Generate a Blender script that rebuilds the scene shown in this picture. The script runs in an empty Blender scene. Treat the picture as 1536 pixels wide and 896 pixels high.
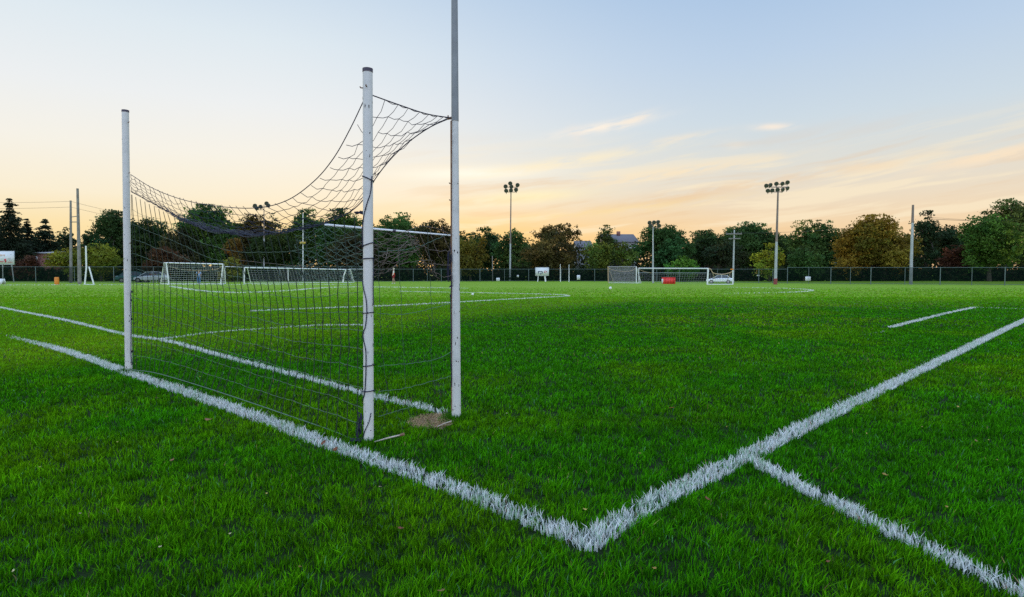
import bpy, math, random
import numpy as np
from mathutils import Vector, Matrix

rng = np.random.default_rng(7)
random.seed(7)
scene = bpy.context.scene
COL = scene.collection

# ------------------------------------------------------------------ survey of the place
# camera 1.2 m above a flat pitch; bearings taken with a 21 mm lens
F, CX, CY, HOR, H = 900.0, 768.0, 448.0, 410.0, 1.2
PITCH = math.atan((CY - HOR) / F)
FWD = Vector((0, math.cos(PITCH), -math.sin(PITCH)))
UP = Vector((0, math.sin(PITCH), math.cos(PITCH)))
CAM = Vector((0, 0, H))

def ray(x, y):
    return FWD * F + Vector((1, 0, 0)) * (x - CX) + UP * (CY - y)

def G(x, y, z=0.0):
    """ground point seen on a bearing"""
    d = ray(x, y)
    t = (z - H) / d.z
    return CAM + d * t

def D(x, y, depth):
    """point on a bearing at a given distance along +Y"""
    d = ray(x, y)
    return CAM + d * (depth / d.y)

def PL(x, y, a, b):
    """point on a bearing in the upright plane through ground points a and b"""
    n = Vector((b.y - a.y, -(b.x - a.x), 0))
    d = ray(x, y)
    t = (a - CAM).dot(n) / d.dot(n)
    return CAM + d * t

def lin(r, g, b):
    def f(c):
        c /= 255.0
        return c / 12.92 if c <= 0.04045 else ((c + 0.055) / 1.055) ** 2.4
    return (f(r), f(g), f(b))

# ------------------------------------------------------------------ materials
def mat(name, color=(0.5, 0.5, 0.5), rough=0.6, metal=0.0, noise=None, attr=None, transl=0.0,
        alpha=None, bump=0.0, spec=0.5, emit=None):
    m = bpy.data.materials.new(name)
    m.use_nodes = True
    nt = m.node_tree
    b = nt.nodes["Principled BSDF"]
    out = nt.nodes["Material Output"]
    b.inputs["Roughness"].default_value = rough
    b.inputs["Metallic"].default_value = metal
    b.inputs["Specular IOR Level"].default_value = spec
    b.inputs["Base Color"].default_value = (*color, 1)
    src = None
    if attr:
        a = nt.nodes.new("ShaderNodeAttribute"); a.attribute_name = attr
        src = a.outputs["Color"]
    if noise:
        # noise = (scale, second colour, low, high)
        sc, c2, lo, hi = noise
        tc = nt.nodes.new("ShaderNodeTexCoord")
        n = nt.nodes.new("ShaderNodeTexNoise"); n.inputs["Scale"].default_value = sc
        n.inputs["Detail"].default_value = 5; n.inputs["Roughness"].default_value = 0.65
        nt.links.new(tc.outputs["Object"], n.inputs["Vector"])
        r = nt.nodes.new("ShaderNodeMapRange")
        r.inputs["From Min"].default_value = lo; r.inputs["From Max"].default_value = hi
        nt.links.new(n.outputs["Fac"], r.inputs["Value"])
        mx = nt.nodes.new("ShaderNodeMix"); mx.data_type = 'RGBA'
        mx.inputs[6].default_value = (*color, 1); mx.inputs[7].default_value = (*c2, 1)
        if src: nt.links.new(src, mx.inputs[6])
        nt.links.new(r.outputs["Result"], mx.inputs[0])
        src = mx.outputs[2]
        if bump:
            bp = nt.nodes.new("ShaderNodeBump"); bp.inputs["Strength"].default_value = bump
            bp.inputs["Distance"].default_value = 0.02
            nt.links.new(n.outputs["Fac"], bp.inputs["Height"])
            nt.links.new(bp.outputs["Normal"], b.inputs["Normal"])
    if src: nt.links.new(src, b.inputs["Base Color"])
    sh = b.outputs["BSDF"]
    if transl:
        t = nt.nodes.new("ShaderNodeBsdfTranslucent")
        t.inputs["Color"].default_value = (*color, 1)
        if src: nt.links.new(src, t.inputs["Color"])
        ms = nt.nodes.new("ShaderNodeMixShader"); ms.inputs[0].default_value = transl
        nt.links.new(sh, ms.inputs[1]); nt.links.new(t.outputs["BSDF"], ms.inputs[2])
        sh = ms.outputs["Shader"]
    if alpha is not None:
        t = nt.nodes.new("ShaderNodeBsdfTransparent")
        ms = nt.nodes.new("ShaderNodeMixShader"); ms.inputs[0].default_value = alpha
        nt.links.new(t.outputs["BSDF"], ms.inputs[1]); nt.links.new(sh, ms.inputs[2])
        sh = ms.outputs["Shader"]
    nt.links.new(sh, out.inputs["Surface"])
    return m

M = {}
M['post'] = mat('white_post_paint', (0.66, 0.655, 0.62), 0.45, noise=(9.0, (0.50, 0.50, 0.48), 0.52, 0.85), bump=0.15)
M['upright'] = mat('grey_white_post_paint', (0.63, 0.63, 0.60), 0.5, noise=(7.0, (0.42, 0.42, 0.40), 0.5, 0.8), bump=0.15)
M['post_shade'] = mat('shaded_post_grey', (0.25, 0.27, 0.275), 0.55, 0.2, noise=(6.0, (0.19, 0.205, 0.21), 0.4, 0.7))  # grey of the backlit upper post, shade put into the colour
M['rust'] = mat('rust', (0.16, 0.07, 0.035), 0.85, noise=(30, (0.3, 0.2, 0.13), 0.4, 0.7))
M['chip'] = mat('paint_chip', (0.05, 0.04, 0.035), 0.9)
M['cap'] = mat('dark_cap', (0.05, 0.04, 0.07), 0.5)
M['cord_dark'] = mat('dark_navy_cord', (0.014, 0.016, 0.042), 0.8)
M['cord_slate'] = mat('slate_cord', (0.075, 0.08, 0.10), 0.8)
M['cord_bottle'] = mat('bottle_green_cord', (0.012, 0.024, 0.018), 0.8)
M['cord_moss'] = mat('moss_green_cord', (0.10, 0.16, 0.11), 0.8)
M['cord_green'] = mat('green_cord', (0.03, 0.055, 0.045), 0.8)
M['cord_mid'] = mat('weathered_green_cord', (0.10, 0.17, 0.13), 0.8)
M['cord_pale'] = mat('faded_pale_cord', (0.25, 0.30, 0.26), 0.8)
M['cord_brown'] = mat('faded_brown_cord', (0.17, 0.13, 0.11), 0.8)
M['white'] = mat('white_paint', (0.78, 0.79, 0.80), 0.45)
M['netwhite'] = mat('white_net_cord', (0.55, 0.55, 0.55), 0.8)
M['tan'] = mat('tan_rope', (0.5, 0.36, 0.22), 0.8)
M['galv'] = mat('galvanised_steel', (0.42, 0.46, 0.47), 0.5, 0.3, noise=(2.0, (0.3, 0.33, 0.34), 0.4, 0.7))
M['brownpole'] = mat('rusty_brown_pole', (0.24, 0.185, 0.16), 0.7, noise=(1.5, (0.16, 0.12, 0.105), 0.4, 0.7))
M['wood'] = mat('weathered_wood_pole', (0.26, 0.25, 0.23), 0.85, noise=(3.0, (0.15, 0.13, 0.12), 0.4, 0.7))
M['redband'] = mat('faded_red_paint', (0.25, 0.05, 0.05), 0.7)
M['lampcase'] = mat('dark_lamp_housing', (0.085, 0.083, 0.072), 0.6)
M['lens'] = mat('lamp_lens_glass', (0.06, 0.064, 0.06), 0.3)
M['wire'] = mat('power_cable', (0.03, 0.03, 0.03), 0.7)
M['screen'] = mat('fence_mesh', (0.005, 0.015, 0.012), 1.0, alpha=0.50, spec=0.0)
M['fpost'] = mat('fence_post_steel', (0.12, 0.165, 0.165), 0.55, 0.3)
M['bark'] = mat('bark', (0.055, 0.045, 0.035), 0.95, noise=(3, (0.10, 0.085, 0.07), 0.4, 0.7))
M['leaf'] = mat('tree_leaves', attr='tint', rough=0.7, transl=0.35, spec=0.15)
M['brick'] = None
M['red'] = mat('red_vinyl', (0.78, 0.05, 0.04), 0.45)
M['orange'] = mat('orange_plastic', (0.75, 0.24, 0.02), 0.45)
M['signwhite'] = mat('white_sign_board', (0.72, 0.74, 0.76), 0.4)
M['ink_red'] = mat('red_print', (0.55, 0.03, 0.05), 0.5)
M['ink_orange'] = mat('faded_orange_print', (0.72, 0.42, 0.30), 0.5)
M['ink_grey'] = mat('grey_print', (0.36, 0.38, 0.42), 0.5)
M['ink_blue'] = mat('navy_print', (0.05, 0.06, 0.16), 0.5)
M['roofgrey'] = mat('grey_shingle_roof', (0.15, 0.145, 0.165), 0.85, noise=(4, (0.11, 0.105, 0.12), 0.4, 0.65))
M['siding'] = mat('pale_siding', (0.36, 0.36, 0.37), 0.7)
M['glass'] = mat('window_glass', (0.03, 0.04, 0.05), 0.08)
M['winwhite'] = mat('white_window_frame', (0.75, 0.76, 0.77), 0.5)
M['carwhite'] = mat('white_car_paint', (0.82, 0.85, 0.88), 0.25)
M['carteal'] = mat('teal_car_paint', (0.05, 0.16, 0.15), 0.25)
M['carglass'] = mat('car_glass', (0.03, 0.05, 0.07), 0.08)
M['tyre'] = mat('tyre_rubber', (0.02, 0.02, 0.02), 0.85)
M['rim'] = mat('wheel_rim', (0.4, 0.4, 0.42), 0.35, 0.7)
M['lightglass'] = mat('headlight_glass', (0.6, 0.62, 0.64), 0.1)
M['skin'] = mat('skin', (0.42, 0.24, 0.17), 0.55)
M['hair_dark'] = mat('dark_hair', (0.03, 0.02, 0.018), 0.7)
M['hair_pale'] = mat('pale_cap_cloth', (0.65, 0.58, 0.50), 0.7)
M['cloth_blue'] = mat('light_blue_cloth', (0.22, 0.45, 0.85), 0.85)
M['cloth_jean'] = mat('blue_denim', (0.09, 0.20, 0.42), 0.85)
M['cloth_red'] = mat('orange_red_cloth', (0.85, 0.10, 0.03), 0.85)
M['cloth_maroon'] = mat('dark_red_cloth', (0.28, 0.02, 0.03), 0.85)
M['cloth_white'] = mat('white_cloth', (0.72, 0.70, 0.66), 0.85)
M['shoe'] = mat('pale_shoe', (0.6, 0.6, 0.6), 0.7)
M['dryleaf'] = mat('dry_leaf', attr='tint', rough=0.8, transl=0.2)
M['grass'] = mat('grass_blades', attr='tint', rough=0.65, transl=0.32, spec=0.05)
M['paint'] = mat('painted_grass_blades', attr='tint', rough=0.7, transl=0.15, spec=0.2)
M['straw'] = mat('straw_blades', attr='tint', rough=0.8, transl=0.2)
M['dirt'] = mat('bare_soil', (0.16, 0.10, 0.055), 0.95, noise=(40, (0.30, 0.22, 0.12), 0.4, 0.65), bump=0.6)
M['ball'] = mat('white_ball', (0.75, 0.75, 0.74), 0.4)

def brick_mat():
    m = bpy.data.materials.new('red_brick'); m.use_nodes = True
    nt = m.node_tree; b = nt.nodes["Principled BSDF"]
    tc = nt.nodes.new("ShaderNodeTexCoord"); mp = nt.nodes.new("ShaderNodeMapping")
    mp.inputs["Rotation"].default_value = (math.pi / 2, 0, 0)
    br = nt.nodes.new("ShaderNodeTexBrick")
    br.inputs["Color1"].default_value = (0.27, 0.09, 0.065, 1); br.inputs["Color2"].default_value = (0.20, 0.065, 0.05, 1)
    br.inputs["Mortar"].default_value = (0.3, 0.24, 0.2, 1); br.inputs["Scale"].default_value = 4
    nt.links.new(tc.outputs["Object"], mp.inputs["Vector"]); nt.links.new(mp.outputs["Vector"], br.inputs["Vector"])
    nt.links.new(br.outputs["Color"], b.inputs["Base Color"]); b.inputs["Roughness"].default_value = 0.9
    return m
M['brick'] = brick_mat()

# ------------------------------------------------------------------ mesh helpers
def link(name, me, m, parent=None):
    o = bpy.data.objects.new(name, me)
    COL.objects.link(o)
    if m:
        for k in (m if isinstance(m, (list, tuple)) else [m]): me.materials.append(k)
    if parent: o.parent = parent
    return o

def fast_mesh(name, V, faces_idx, counts, tint=None, mats=None, smooth=False):
    me = bpy.data.meshes.new(name)
    V = np.asarray(V, dtype=np.float32)
    me.vertices.add(len(V)); me.vertices.foreach_set("co", V.ravel())
    fi = np.asarray(faces_idx, dtype=np.int32).ravel(); cn = np.asarray(counts, dtype=np.int32)
    me.loops.add(len(fi)); me.loops.foreach_set("vertex_index", fi)
    me.polygons.add(len(cn))
    st = np.zeros(len(cn), dtype=np.int32); st[1:] = np.cumsum(cn)[:-1]
    me.polygons.foreach_set("loop_start", st)
    me.polygons.foreach_set("loop_total", cn)
    if mats is not None: me.polygons.foreach_set("material_index", np.asarray(mats, dtype=np.int32))
    if smooth: me.polygons.foreach_set("use_smooth", np.ones(len(cn), dtype=bool))
    if tint is not None:
        a = me.attributes.new("tint", 'FLOAT_COLOR', 'POINT')
        c = np.ones((len(V), 4), dtype=np.float32); c[:, :3] = tint
        a.data.foreach_set("color", c.ravel())
    me.update(calc_edges=True)
    return me

class MB:
    """collects shapes of ONE part"""
    def __init__(s): s.v = []; s.f = []; s.m = []
    def add(s, vs, fs, mi=0):
        b = len(s.v); s.v += [tuple(p) for p in vs]
        s.f += [tuple(i + b for i in f) for f in fs]; s.m += [mi] * len(fs)
    def box(s, c, size, rot=None, mi=0, taper=1.0):
        x, y, z = (k / 2 for k in size)
        vs = [Vector((sx * x * (taper if sz > 0 else 1), sy * y * (taper if sz > 0 else 1), sz * z)) for sz in (-1, 1) for sy in (-1, 1) for sx in (-1, 1)]
        if rot is not None: vs = [rot @ v for v in vs]
        c = Vector(c)
        s.add([v + c for v in vs], [(0, 2, 3, 1), (4, 5, 7, 6), (0, 1, 5, 4), (2, 6, 7, 3), (0, 4, 6, 2), (1, 3, 7, 5)], mi)
    def tube(s, pts, r, n=8, mi=0, caps=True):
        pts = [Vector(p) for p in pts]
        rs = r if isinstance(r, (list, tuple)) else [r] * len(pts)
        t0 = (pts[1] - pts[0]).normalized()
        ref = Vector((0, 0, 1)) if abs(t0.z) < 0.9 else Vector((1, 0, 0))
        u = t0.cross(ref).normalized()
        base = len(s.v)
        for i, p in enumerate(pts):
            a = pts[max(0, i - 1)]; b = pts[min(len(pts) - 1, i + 1)]
            t = (b - a)
            t = t.normalized() if t.length > 1e-9 else t0
            u = u - t * u.dot(t)
            u = u.normalized() if u.length > 1e-6 else t.orthogonal().normalized()
            w = t.cross(u)
            for k in range(n):
                an = 2 * math.pi * k / n
                s.v.append(tuple(p + (u * math.cos(an) + w * math.sin(an)) * rs[i]))
        for i in range(len(pts) - 1):
            for k in range(n):
                a = base + i * n + k; b = base + i * n + (k + 1) % n
                s.f.append((a, b, b + n, a + n)); s.m.append(mi)
        if caps:
            s.f.append(tuple(base + k for k in reversed(range(n)))); s.m.append(mi)
            e = base + (len(pts) - 1) * n
            s.f.append(tuple(e + k for k in range(n))); s.m.append(mi)
    def build(s, name, m, parent=None, origin=None, smooth=True):
        V = np.array(s.v, dtype=np.float32)
        if origin is not None: V = V - np.array(origin, dtype=np.float32)
        idx = [i for f in s.f for i in f]; cn = [len(f) for f in s.f]
        me = fast_mesh(name, V, idx, cn, mats=s.m, smooth=smooth)
        if smooth:
            try: me.set_sharp_from_angle(angle=math.radians(40))
            except Exception: pass
        return link(name, me, m, parent)

def tag(o, label=None, cat=None, group=None, kind=None):
    if label: o['label'] = label
    if cat: o['category'] = cat
    if group: o['group'] = group
    if kind: o['kind'] = kind
    return o

def thing(name, label, cat, loc, group=None):
    o = bpy.data.objects.new(name, None); COL.objects.link(o); o.location = loc
    o.empty_display_size = 0.2
    return tag(o, label, cat, group)

def smooth_pts(pts, n):
    """Catmull-Rom through pts, n samples by arc length"""
    P = [Vector(p) for p in pts]
    P = [P[0] * 2 - P[1]] + P + [P[-1] * 2 - P[-2]]
    out = []
    for i in range(1, len(P) - 2):
        for k in range(12):
            t = k / 12
            a, b, c, d = P[i - 1], P[i], P[i + 1], P[i + 2]
            out.append(0.5 * ((2 * b) + (c - a) * t + (2 * a - 5 * b + 4 * c - d) * t * t + (3 * b - a - 3 * c + d) * t ** 3))
    out.append(P[-2].copy())
    L = [0.0]
    for i in range(1, len(out)): L.append(L[-1] + (out[i] - out[i - 1]).length)
    res = []; j = 0
    for k in range(n):
        s = L[-1] * k / (n - 1)
        while j < len(L) - 2 and L[j + 1] < s: j += 1
        seg = max(L[j + 1] - L[j], 1e-9)
        res.append(out[j].lerp(out[j + 1], min(1, (s - L[j]) / seg)))
    return res

_tab = rng.random((64, 512, 512)).astype(np.float32)[:4]
def vnoise(x, y, s, k=0):
    x = np.asarray(x) / s + 137.3; y = np.asarray(y) / s + 211.7
    xi = np.floor(x).astype(int); yi = np.floor(y).astype(int)
    fx = x - xi; fy = y - yi
    fx = fx * fx * (3 - 2 * fx); fy = fy * fy * (3 - 2 * fy)
    t = _tab[k]
    a = t[xi % 512, yi % 512]; b = t[(xi + 1) % 512, yi % 512]
    c = t[xi % 512, (yi + 1) % 512]; d = t[(xi + 1) % 512, (yi + 1) % 512]
    return (a * (1 - fx) + b * fx) * (1 - fy) + (c * (1 - fx) + d * fx) * fy

# ------------------------------------------------------------------ camera
cam = bpy.data.cameras.new('camera'); cam.sensor_width = 36; cam.lens = F / 1536 * 36
cam.clip_start = 0.05; cam.clip_end = 3000
co = bpy.data.objects.new('camera', cam); COL.objects.link(co)
co.location = CAM; co.rotation_euler = (math.pi / 2 - PITCH, 0, 0)
scene.camera = co

# ------------------------------------------------------------------ sky and sun
SUN_AZ = math.atan((640 - 768) / 900); SUN_EL = math.radians(3.0)
def build_world():
    w = bpy.data.worlds.new("World"); scene.world = w; w.use_nodes = True
    nt = w.node_tree; nd = nt.nodes; nd.clear()
    def val(x): return x
    def setin(sock, x):
        if isinstance(x, bpy.types.NodeSocket): nt.links.new(x, sock)
        else: sock.default_value = x
    def mth(op, a, b=None, clamp=False):
        n = nd.new("ShaderNodeMath"); n.operation = op; n.use_clamp = clamp
        setin(n.inputs[0], a)
        if b is not None: setin(n.inputs[1], b)
        return n.outputs[0]
    def mix(f, a, b, mode='MIX'):
        n = nd.new("ShaderNodeMix"); n.data_type = 'RGBA'; n.blend_type = mode
        setin(n.inputs[0], f)
        for s, c in ((6, a), (7, b)):
            if isinstance(c, tuple): n.inputs[s].default_value = (*c, 1)
            else: nt.links.new(c, n.inputs[s])
        return n.outputs[2]
    def ramp(f, stops):
        n = nd.new("ShaderNodeValToRGB"); e = n.color_ramp.elements
        while len(e) < len(stops): e.new(0.5)
        for el, (p, c) in zip(e, stops): el.position = p; el.color = (*c, 1)
        nt.links.new(f, n.inputs[0]); return n.outputs[0]
    def smooth(x, lo, hi, a=0.0, b=1.0):
        n = nd.new("ShaderNodeMapRange"); n.interpolation_type = 'SMOOTHSTEP'
        setin(n.inputs[0], x)
        for i, v in zip((1, 2, 3, 4), (lo, hi, a, b)): n.inputs[i].default_value = v
        return n.outputs[0]
    tc = nd.new("ShaderNodeTexCoord"); sp = nd.new("ShaderNodeSeparateXYZ")
    nt.links.new(tc.outputs["Generated"], sp.inputs[0])
    X, Y, Z = sp.outputs
    az = mth('ARCTAN2', X, Y); el = mth('ARCSINE', Z)
    e2 = mth('MULTIPLY', el, 1 / 1.5708, clamp=True)
    k = 1 / 1.5708
    S = lambda y: math.atan((410 - y) / 900) * k
    left = ramp(e2, [(0, lin(252, 212, 140)), (S(350), lin(253, 229, 176)), (S(310), lin(252, 240, 213)), (S(250), lin(248, 244, 233)),
                     (S(180), lin(239, 242, 243)), (S(90), lin(225, 236, 243)), (S(0), lin(206, 223, 239)), (0.5, lin(170, 192, 222)), (1, lin(150, 178, 215))])
    right = ramp(e2, [(0, lin(246, 200, 145)), (S(350), lin(247, 215, 172)), (S(310), lin(239, 222, 197)), (S(260), lin(224, 224, 217)),
                      (S(200), lin(207, 221, 231)), (S(110), lin(190, 211, 234)), (S(0), lin(170, 198, 230)), (0.5, lin(150, 180, 216)), (1, lin(145, 175, 214))])
    f = smooth(az, -0.45, 0.42)
    c = mix(f, left, right)
    # the half of the sky away from the sunset: higher and bluer
    back = ramp(e2, [(0, lin(205, 200, 205)), (0.12, lin(196, 204, 222)), (0.4, lin(165, 190, 222)), (1, lin(150, 180, 215))])
    c = mix(smooth(Y, 0.25, -0.5), c, back)
    def gauss(px, py, L, T, tilt=0.0):
        d2 = 900 ** 2 + (px - 768) ** 2
        a0 = math.atan((px - 768) / 900); e0 = math.atan((410 - py) / math.sqrt(d2))
        sx = 900 / d2; sy = 1 / math.sqrt(d2)
        da = mth('SUBTRACT', az, a0); de = mth('SUBTRACT', el, e0)
        u = mth('MULTIPLY', da, 1 / (L * sx))
        v = mth('MULTIPLY', mth('SUBTRACT', de, mth('MULTIPLY', da, tilt)), 1 / (T * sy))
        q = mth('ADD', mth('MULTIPLY', u, u), mth('MULTIPLY', v, v))
        return mth('POWER', 2.71828, mth('MULTIPLY', q, -1.0))
    # warm glow where the sun went down
    c = mix(mth('MULTIPLY', gauss(700, 362, 300, 42), 0.7), c, lin(255, 205, 124))
    c = mix(mth('MULTIPLY', gauss(640, 275, 280, 50), 0.12), c, lin(255, 240, 205))
    # streaked cirrus low over the trees
    cb = nd.new("ShaderNodeCombineXYZ")
    wav = nd.new("ShaderNodeTexNoise"); wav.inputs["Scale"].default_value = 3.0; wav.inputs["Detail"].default_value = 2
    nt.links.new(tc.outputs["Generated"], wav.inputs["Vector"])
    tilt = mth('SUBTRACT', el, mth('MULTIPLY', az, 0.10))
    tilt = mth('ADD', tilt, mth('MULTIPLY', wav.outputs["Fac"], 0.05))
    nt.links.new(mth('MULTIPLY', az, 3.0), cb.inputs[0]); nt.links.new(mth('MULTIPLY', tilt, 34.0), cb.inputs[1])
    no = nd.new("ShaderNodeTexNoise"); no.inputs["Scale"].default_value = 1.0; no.inputs["Detail"].default_value = 6
    no.inputs["Roughness"].default_value = 0.55
    nt.links.new(cb.outputs[0], no.inputs["Vector"])
    band = mth('MULTIPLY', smooth(el, 0.03, 0.08), smooth(el, 0.24, 0.13))
    band = mth('MULTIPLY', band, smooth(az, -0.30, 0.0))
    st = mth('MULTIPLY', smooth(no.outputs["Fac"], 0.50, 0.60), band)
    c = mix(mth('MULTIPLY', st, 0.6), c, lin(255, 238, 205))
    st2 = mth('MULTIPLY', smooth(no.outputs["Fac"], 0.47, 0.34), band)
    c = mix(mth('MULTIPLY', st2, 0.4), c, lin(236, 196, 150))
    # a second, finer noise breaks up the single wisps
    cb2 = nd.new("ShaderNodeCombineXYZ")
    nt.links.new(mth('MULTIPLY', az, 16.0), cb2.inputs[0])
    nt.links.new(mth('MULTIPLY', mth('SUBTRACT', el, mth('MULTIPLY', az, 0.2)), 90.0), cb2.inputs[1])
    n2 = nd.new("ShaderNodeTexNoise"); n2.inputs["Scale"].default_value = 1.0; n2.inputs["Detail"].default_value = 6
    n2.inputs["Roughness"].default_value = 0.6
    nt.links.new(cb2.outputs[0], n2.inputs["Vector"])
    brk = smooth(n2.outputs["Fac"], 0.32, 0.58)
    for (px, py, L, T, tl, amt, colr, br) in [
        (705, 262, 100, 9, 0.03, 1.0, (255, 252, 236), 0), (850, 245, 130, 7, 0.13, 0.8, (255, 240, 205), 1),
        (900, 194, 66, 6.5, 0.14, 1.0, (252, 242, 228), 1), (946, 184, 28, 6, 0.3, 0.9, (250, 238, 222), 1), (862, 205, 14, 12, -0.5, 0.35, (244, 232, 220), 1),
        (1155, 193, 26, 4.5, -0.06, 1.0, (248, 236, 222), 1), (1000, 213, 60, 4.5, 0.12, 0.7, (248, 234, 212), 1), (1098, 220, 20, 7, -0.1, 0.35, (246, 232, 212), 1),
        (1480, 236, 110, 11, 0.13, 1.0, (252, 230, 200), 1), (1310, 252, 90, 7, 0.0, 0.65, (250, 228, 195), 1),
        (790, 296, 80, 9, 0.06, 0.85, (255, 243, 196), 0), (1000, 262, 150, 8, 0.10, 0.8, (254, 232, 196), 1), (1080, 285, 220, 9, 0.12, 0.45, (240, 203, 160), 1),
        (900, 318, 200, 7, 0.08, 0.5, (255, 225, 160), 1), (700, 305, 120, 6, 0.06, 0.4, (248, 212, 158), 1)]:
        g = mth('MULTIPLY', gauss(px, py, L, T, tl), amt)
        if br: g = mth('MULTIPLY', g, brk)
        c = mix(g, c, lin(*colr))
    sky = nd.new("ShaderNodeTexSky"); sky.sky_type = 'NISHITA'; sky.sun_disc = False
    sky.sun_elevation = SUN_EL; sky.sun_rotation = SUN_AZ
    b1 = nd.new("ShaderNodeBackground")
    # sky strength raised overhead and behind the camera, added to light the field
    up_ = smooth(Z, 0.42, 0.85); bk = smooth(Y, 0.30, -0.45)
    nt.links.new(mth('MULTIPLY', mth('ADD', mth('MULTIPLY', mth('MAXIMUM', up_, bk), SKY_UP), 1.0), SKY), b1.inputs["Strength"])
    nt.links.new(c, b1.inputs["Color"])
    b2 = nd.new("ShaderNodeBackground"); b2.inputs["Strength"].default_value = 0.004
    nt.links.new(sky.outputs["Color"], b2.inputs["Color"])
    ad = nd.new("ShaderNodeAddShader")
    nt.links.new(b1.outputs[0], ad.inputs[0]); nt.links.new(b2.outputs[0], ad.inputs[1])
    out = nd.new("ShaderNodeOutputWorld"); nt.links.new(ad.outputs[0], out.inputs["Surface"])
SKY, SKY_UP = 0.97, 1.3
build_world()
sl = bpy.data.lights.new('sun', 'SUN'); sl.energy = 1.2; sl.angle = math.radians(1.5); sl.color = (1.0, 0.72, 0.42)
so = bpy.data.objects.new('sun', sl); COL.objects.link(so)
sd = Vector((math.sin(SUN_AZ) * math.cos(SUN_EL), math.cos(SUN_AZ) * math.cos(SUN_EL), math.sin(SUN_EL)))
so.rotation_euler = sd.to_track_quat('Z', 'Y').to_euler(); so.location = sd * 200

vs = scene.view_settings
vs.view_transform = 'Standard'; vs.look = 'None'; vs.exposure = 0.0; vs.gamma = 1.0; vs.use_curve_mapping = False

# ------------------------------------------------------------------ ground
mow_a = G(640, 486); mow_b = G(900, 458)
mow_t = (mow_b - mow_a).normalized(); mow_n = Vector((-mow_t.y, mow_t.x, 0))
def ground_mat():
    m = bpy.data.materials.new('turf'); m.use_nodes = True
    nt = m.node_tree; b = nt.nodes["Principled BSDF"]
    geo = nt.nodes.new("ShaderNodeNewGeometry")
    def noise(scale, detail=5, vec=None):
        n = nt.nodes.new("ShaderNodeTexNoise"); n.inputs["Scale"].default_value = scale; n.inputs["Detail"].default_value = detail
        nt.links.new(vec or geo.outputs["Position"], n.inputs["Vector"]); return n.outputs["Fac"]
    def rng_(x, lo, hi, a=0.0, b_=1.0, sm=False):
        r = nt.nodes.new("ShaderNodeMapRange")
        if sm: r.interpolation_type = 'SMOOTHSTEP'
        nt.links.new(x, r.inputs[0])
        for i, v in zip((1, 2, 3, 4), (lo, hi, a, b_)): r.inputs[i].default_value = v
        return r.outputs[0]
    def mix(f, a, c):
        n = nt.nodes.new("ShaderNodeMix"); n.data_type = 'RGBA'; nt.links.new(f, n.inputs[0])
        for s, q in ((6, a), (7, c)):
            if isinstance(q, tuple): n.inputs[s].default_value = (*q, 1)
            else: nt.links.new(q, n.inputs[s])
        return n.outputs[2]
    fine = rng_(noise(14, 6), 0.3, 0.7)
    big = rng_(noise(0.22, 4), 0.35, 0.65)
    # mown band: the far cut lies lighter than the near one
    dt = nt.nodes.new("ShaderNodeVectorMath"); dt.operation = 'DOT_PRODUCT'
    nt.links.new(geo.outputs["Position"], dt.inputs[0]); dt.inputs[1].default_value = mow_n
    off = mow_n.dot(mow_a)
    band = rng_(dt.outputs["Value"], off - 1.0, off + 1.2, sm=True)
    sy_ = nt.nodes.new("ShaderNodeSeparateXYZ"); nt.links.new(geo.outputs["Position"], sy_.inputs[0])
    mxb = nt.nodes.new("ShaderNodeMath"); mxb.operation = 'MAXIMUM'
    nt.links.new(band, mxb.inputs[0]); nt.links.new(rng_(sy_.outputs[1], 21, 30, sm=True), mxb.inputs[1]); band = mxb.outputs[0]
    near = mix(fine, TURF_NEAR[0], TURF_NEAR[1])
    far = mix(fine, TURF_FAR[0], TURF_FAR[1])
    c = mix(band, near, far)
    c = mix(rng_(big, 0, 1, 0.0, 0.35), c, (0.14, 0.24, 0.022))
    # soil and thatch below the modelled blades, colour darkened for shade between tufts
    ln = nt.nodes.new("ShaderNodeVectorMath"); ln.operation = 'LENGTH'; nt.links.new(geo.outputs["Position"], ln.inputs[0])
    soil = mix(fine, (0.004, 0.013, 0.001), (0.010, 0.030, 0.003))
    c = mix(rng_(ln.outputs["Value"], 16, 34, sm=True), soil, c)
    nt.links.new(c, b.inputs["Base Color"])
    b.inputs["Roughness"].default_value = 0.85; b.inputs["Specular IOR Level"].default_value = 0.15
    bp = nt.nodes.new("ShaderNodeBump"); bp.inputs["Strength"].default_value = 0.7; bp.inputs["Distance"].default_value = 0.04
    nt.links.new(noise(20, 5), bp.inputs["Height"]); nt.links.new(bp.outputs["Normal"], b.inputs["Normal"])
    return m
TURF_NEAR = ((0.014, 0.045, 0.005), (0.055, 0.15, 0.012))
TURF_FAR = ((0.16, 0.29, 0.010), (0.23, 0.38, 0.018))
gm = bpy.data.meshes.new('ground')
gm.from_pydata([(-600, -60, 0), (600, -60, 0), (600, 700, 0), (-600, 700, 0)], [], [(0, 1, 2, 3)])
tag(link('ground', gm, ground_mat()), kind='structure')

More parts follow.
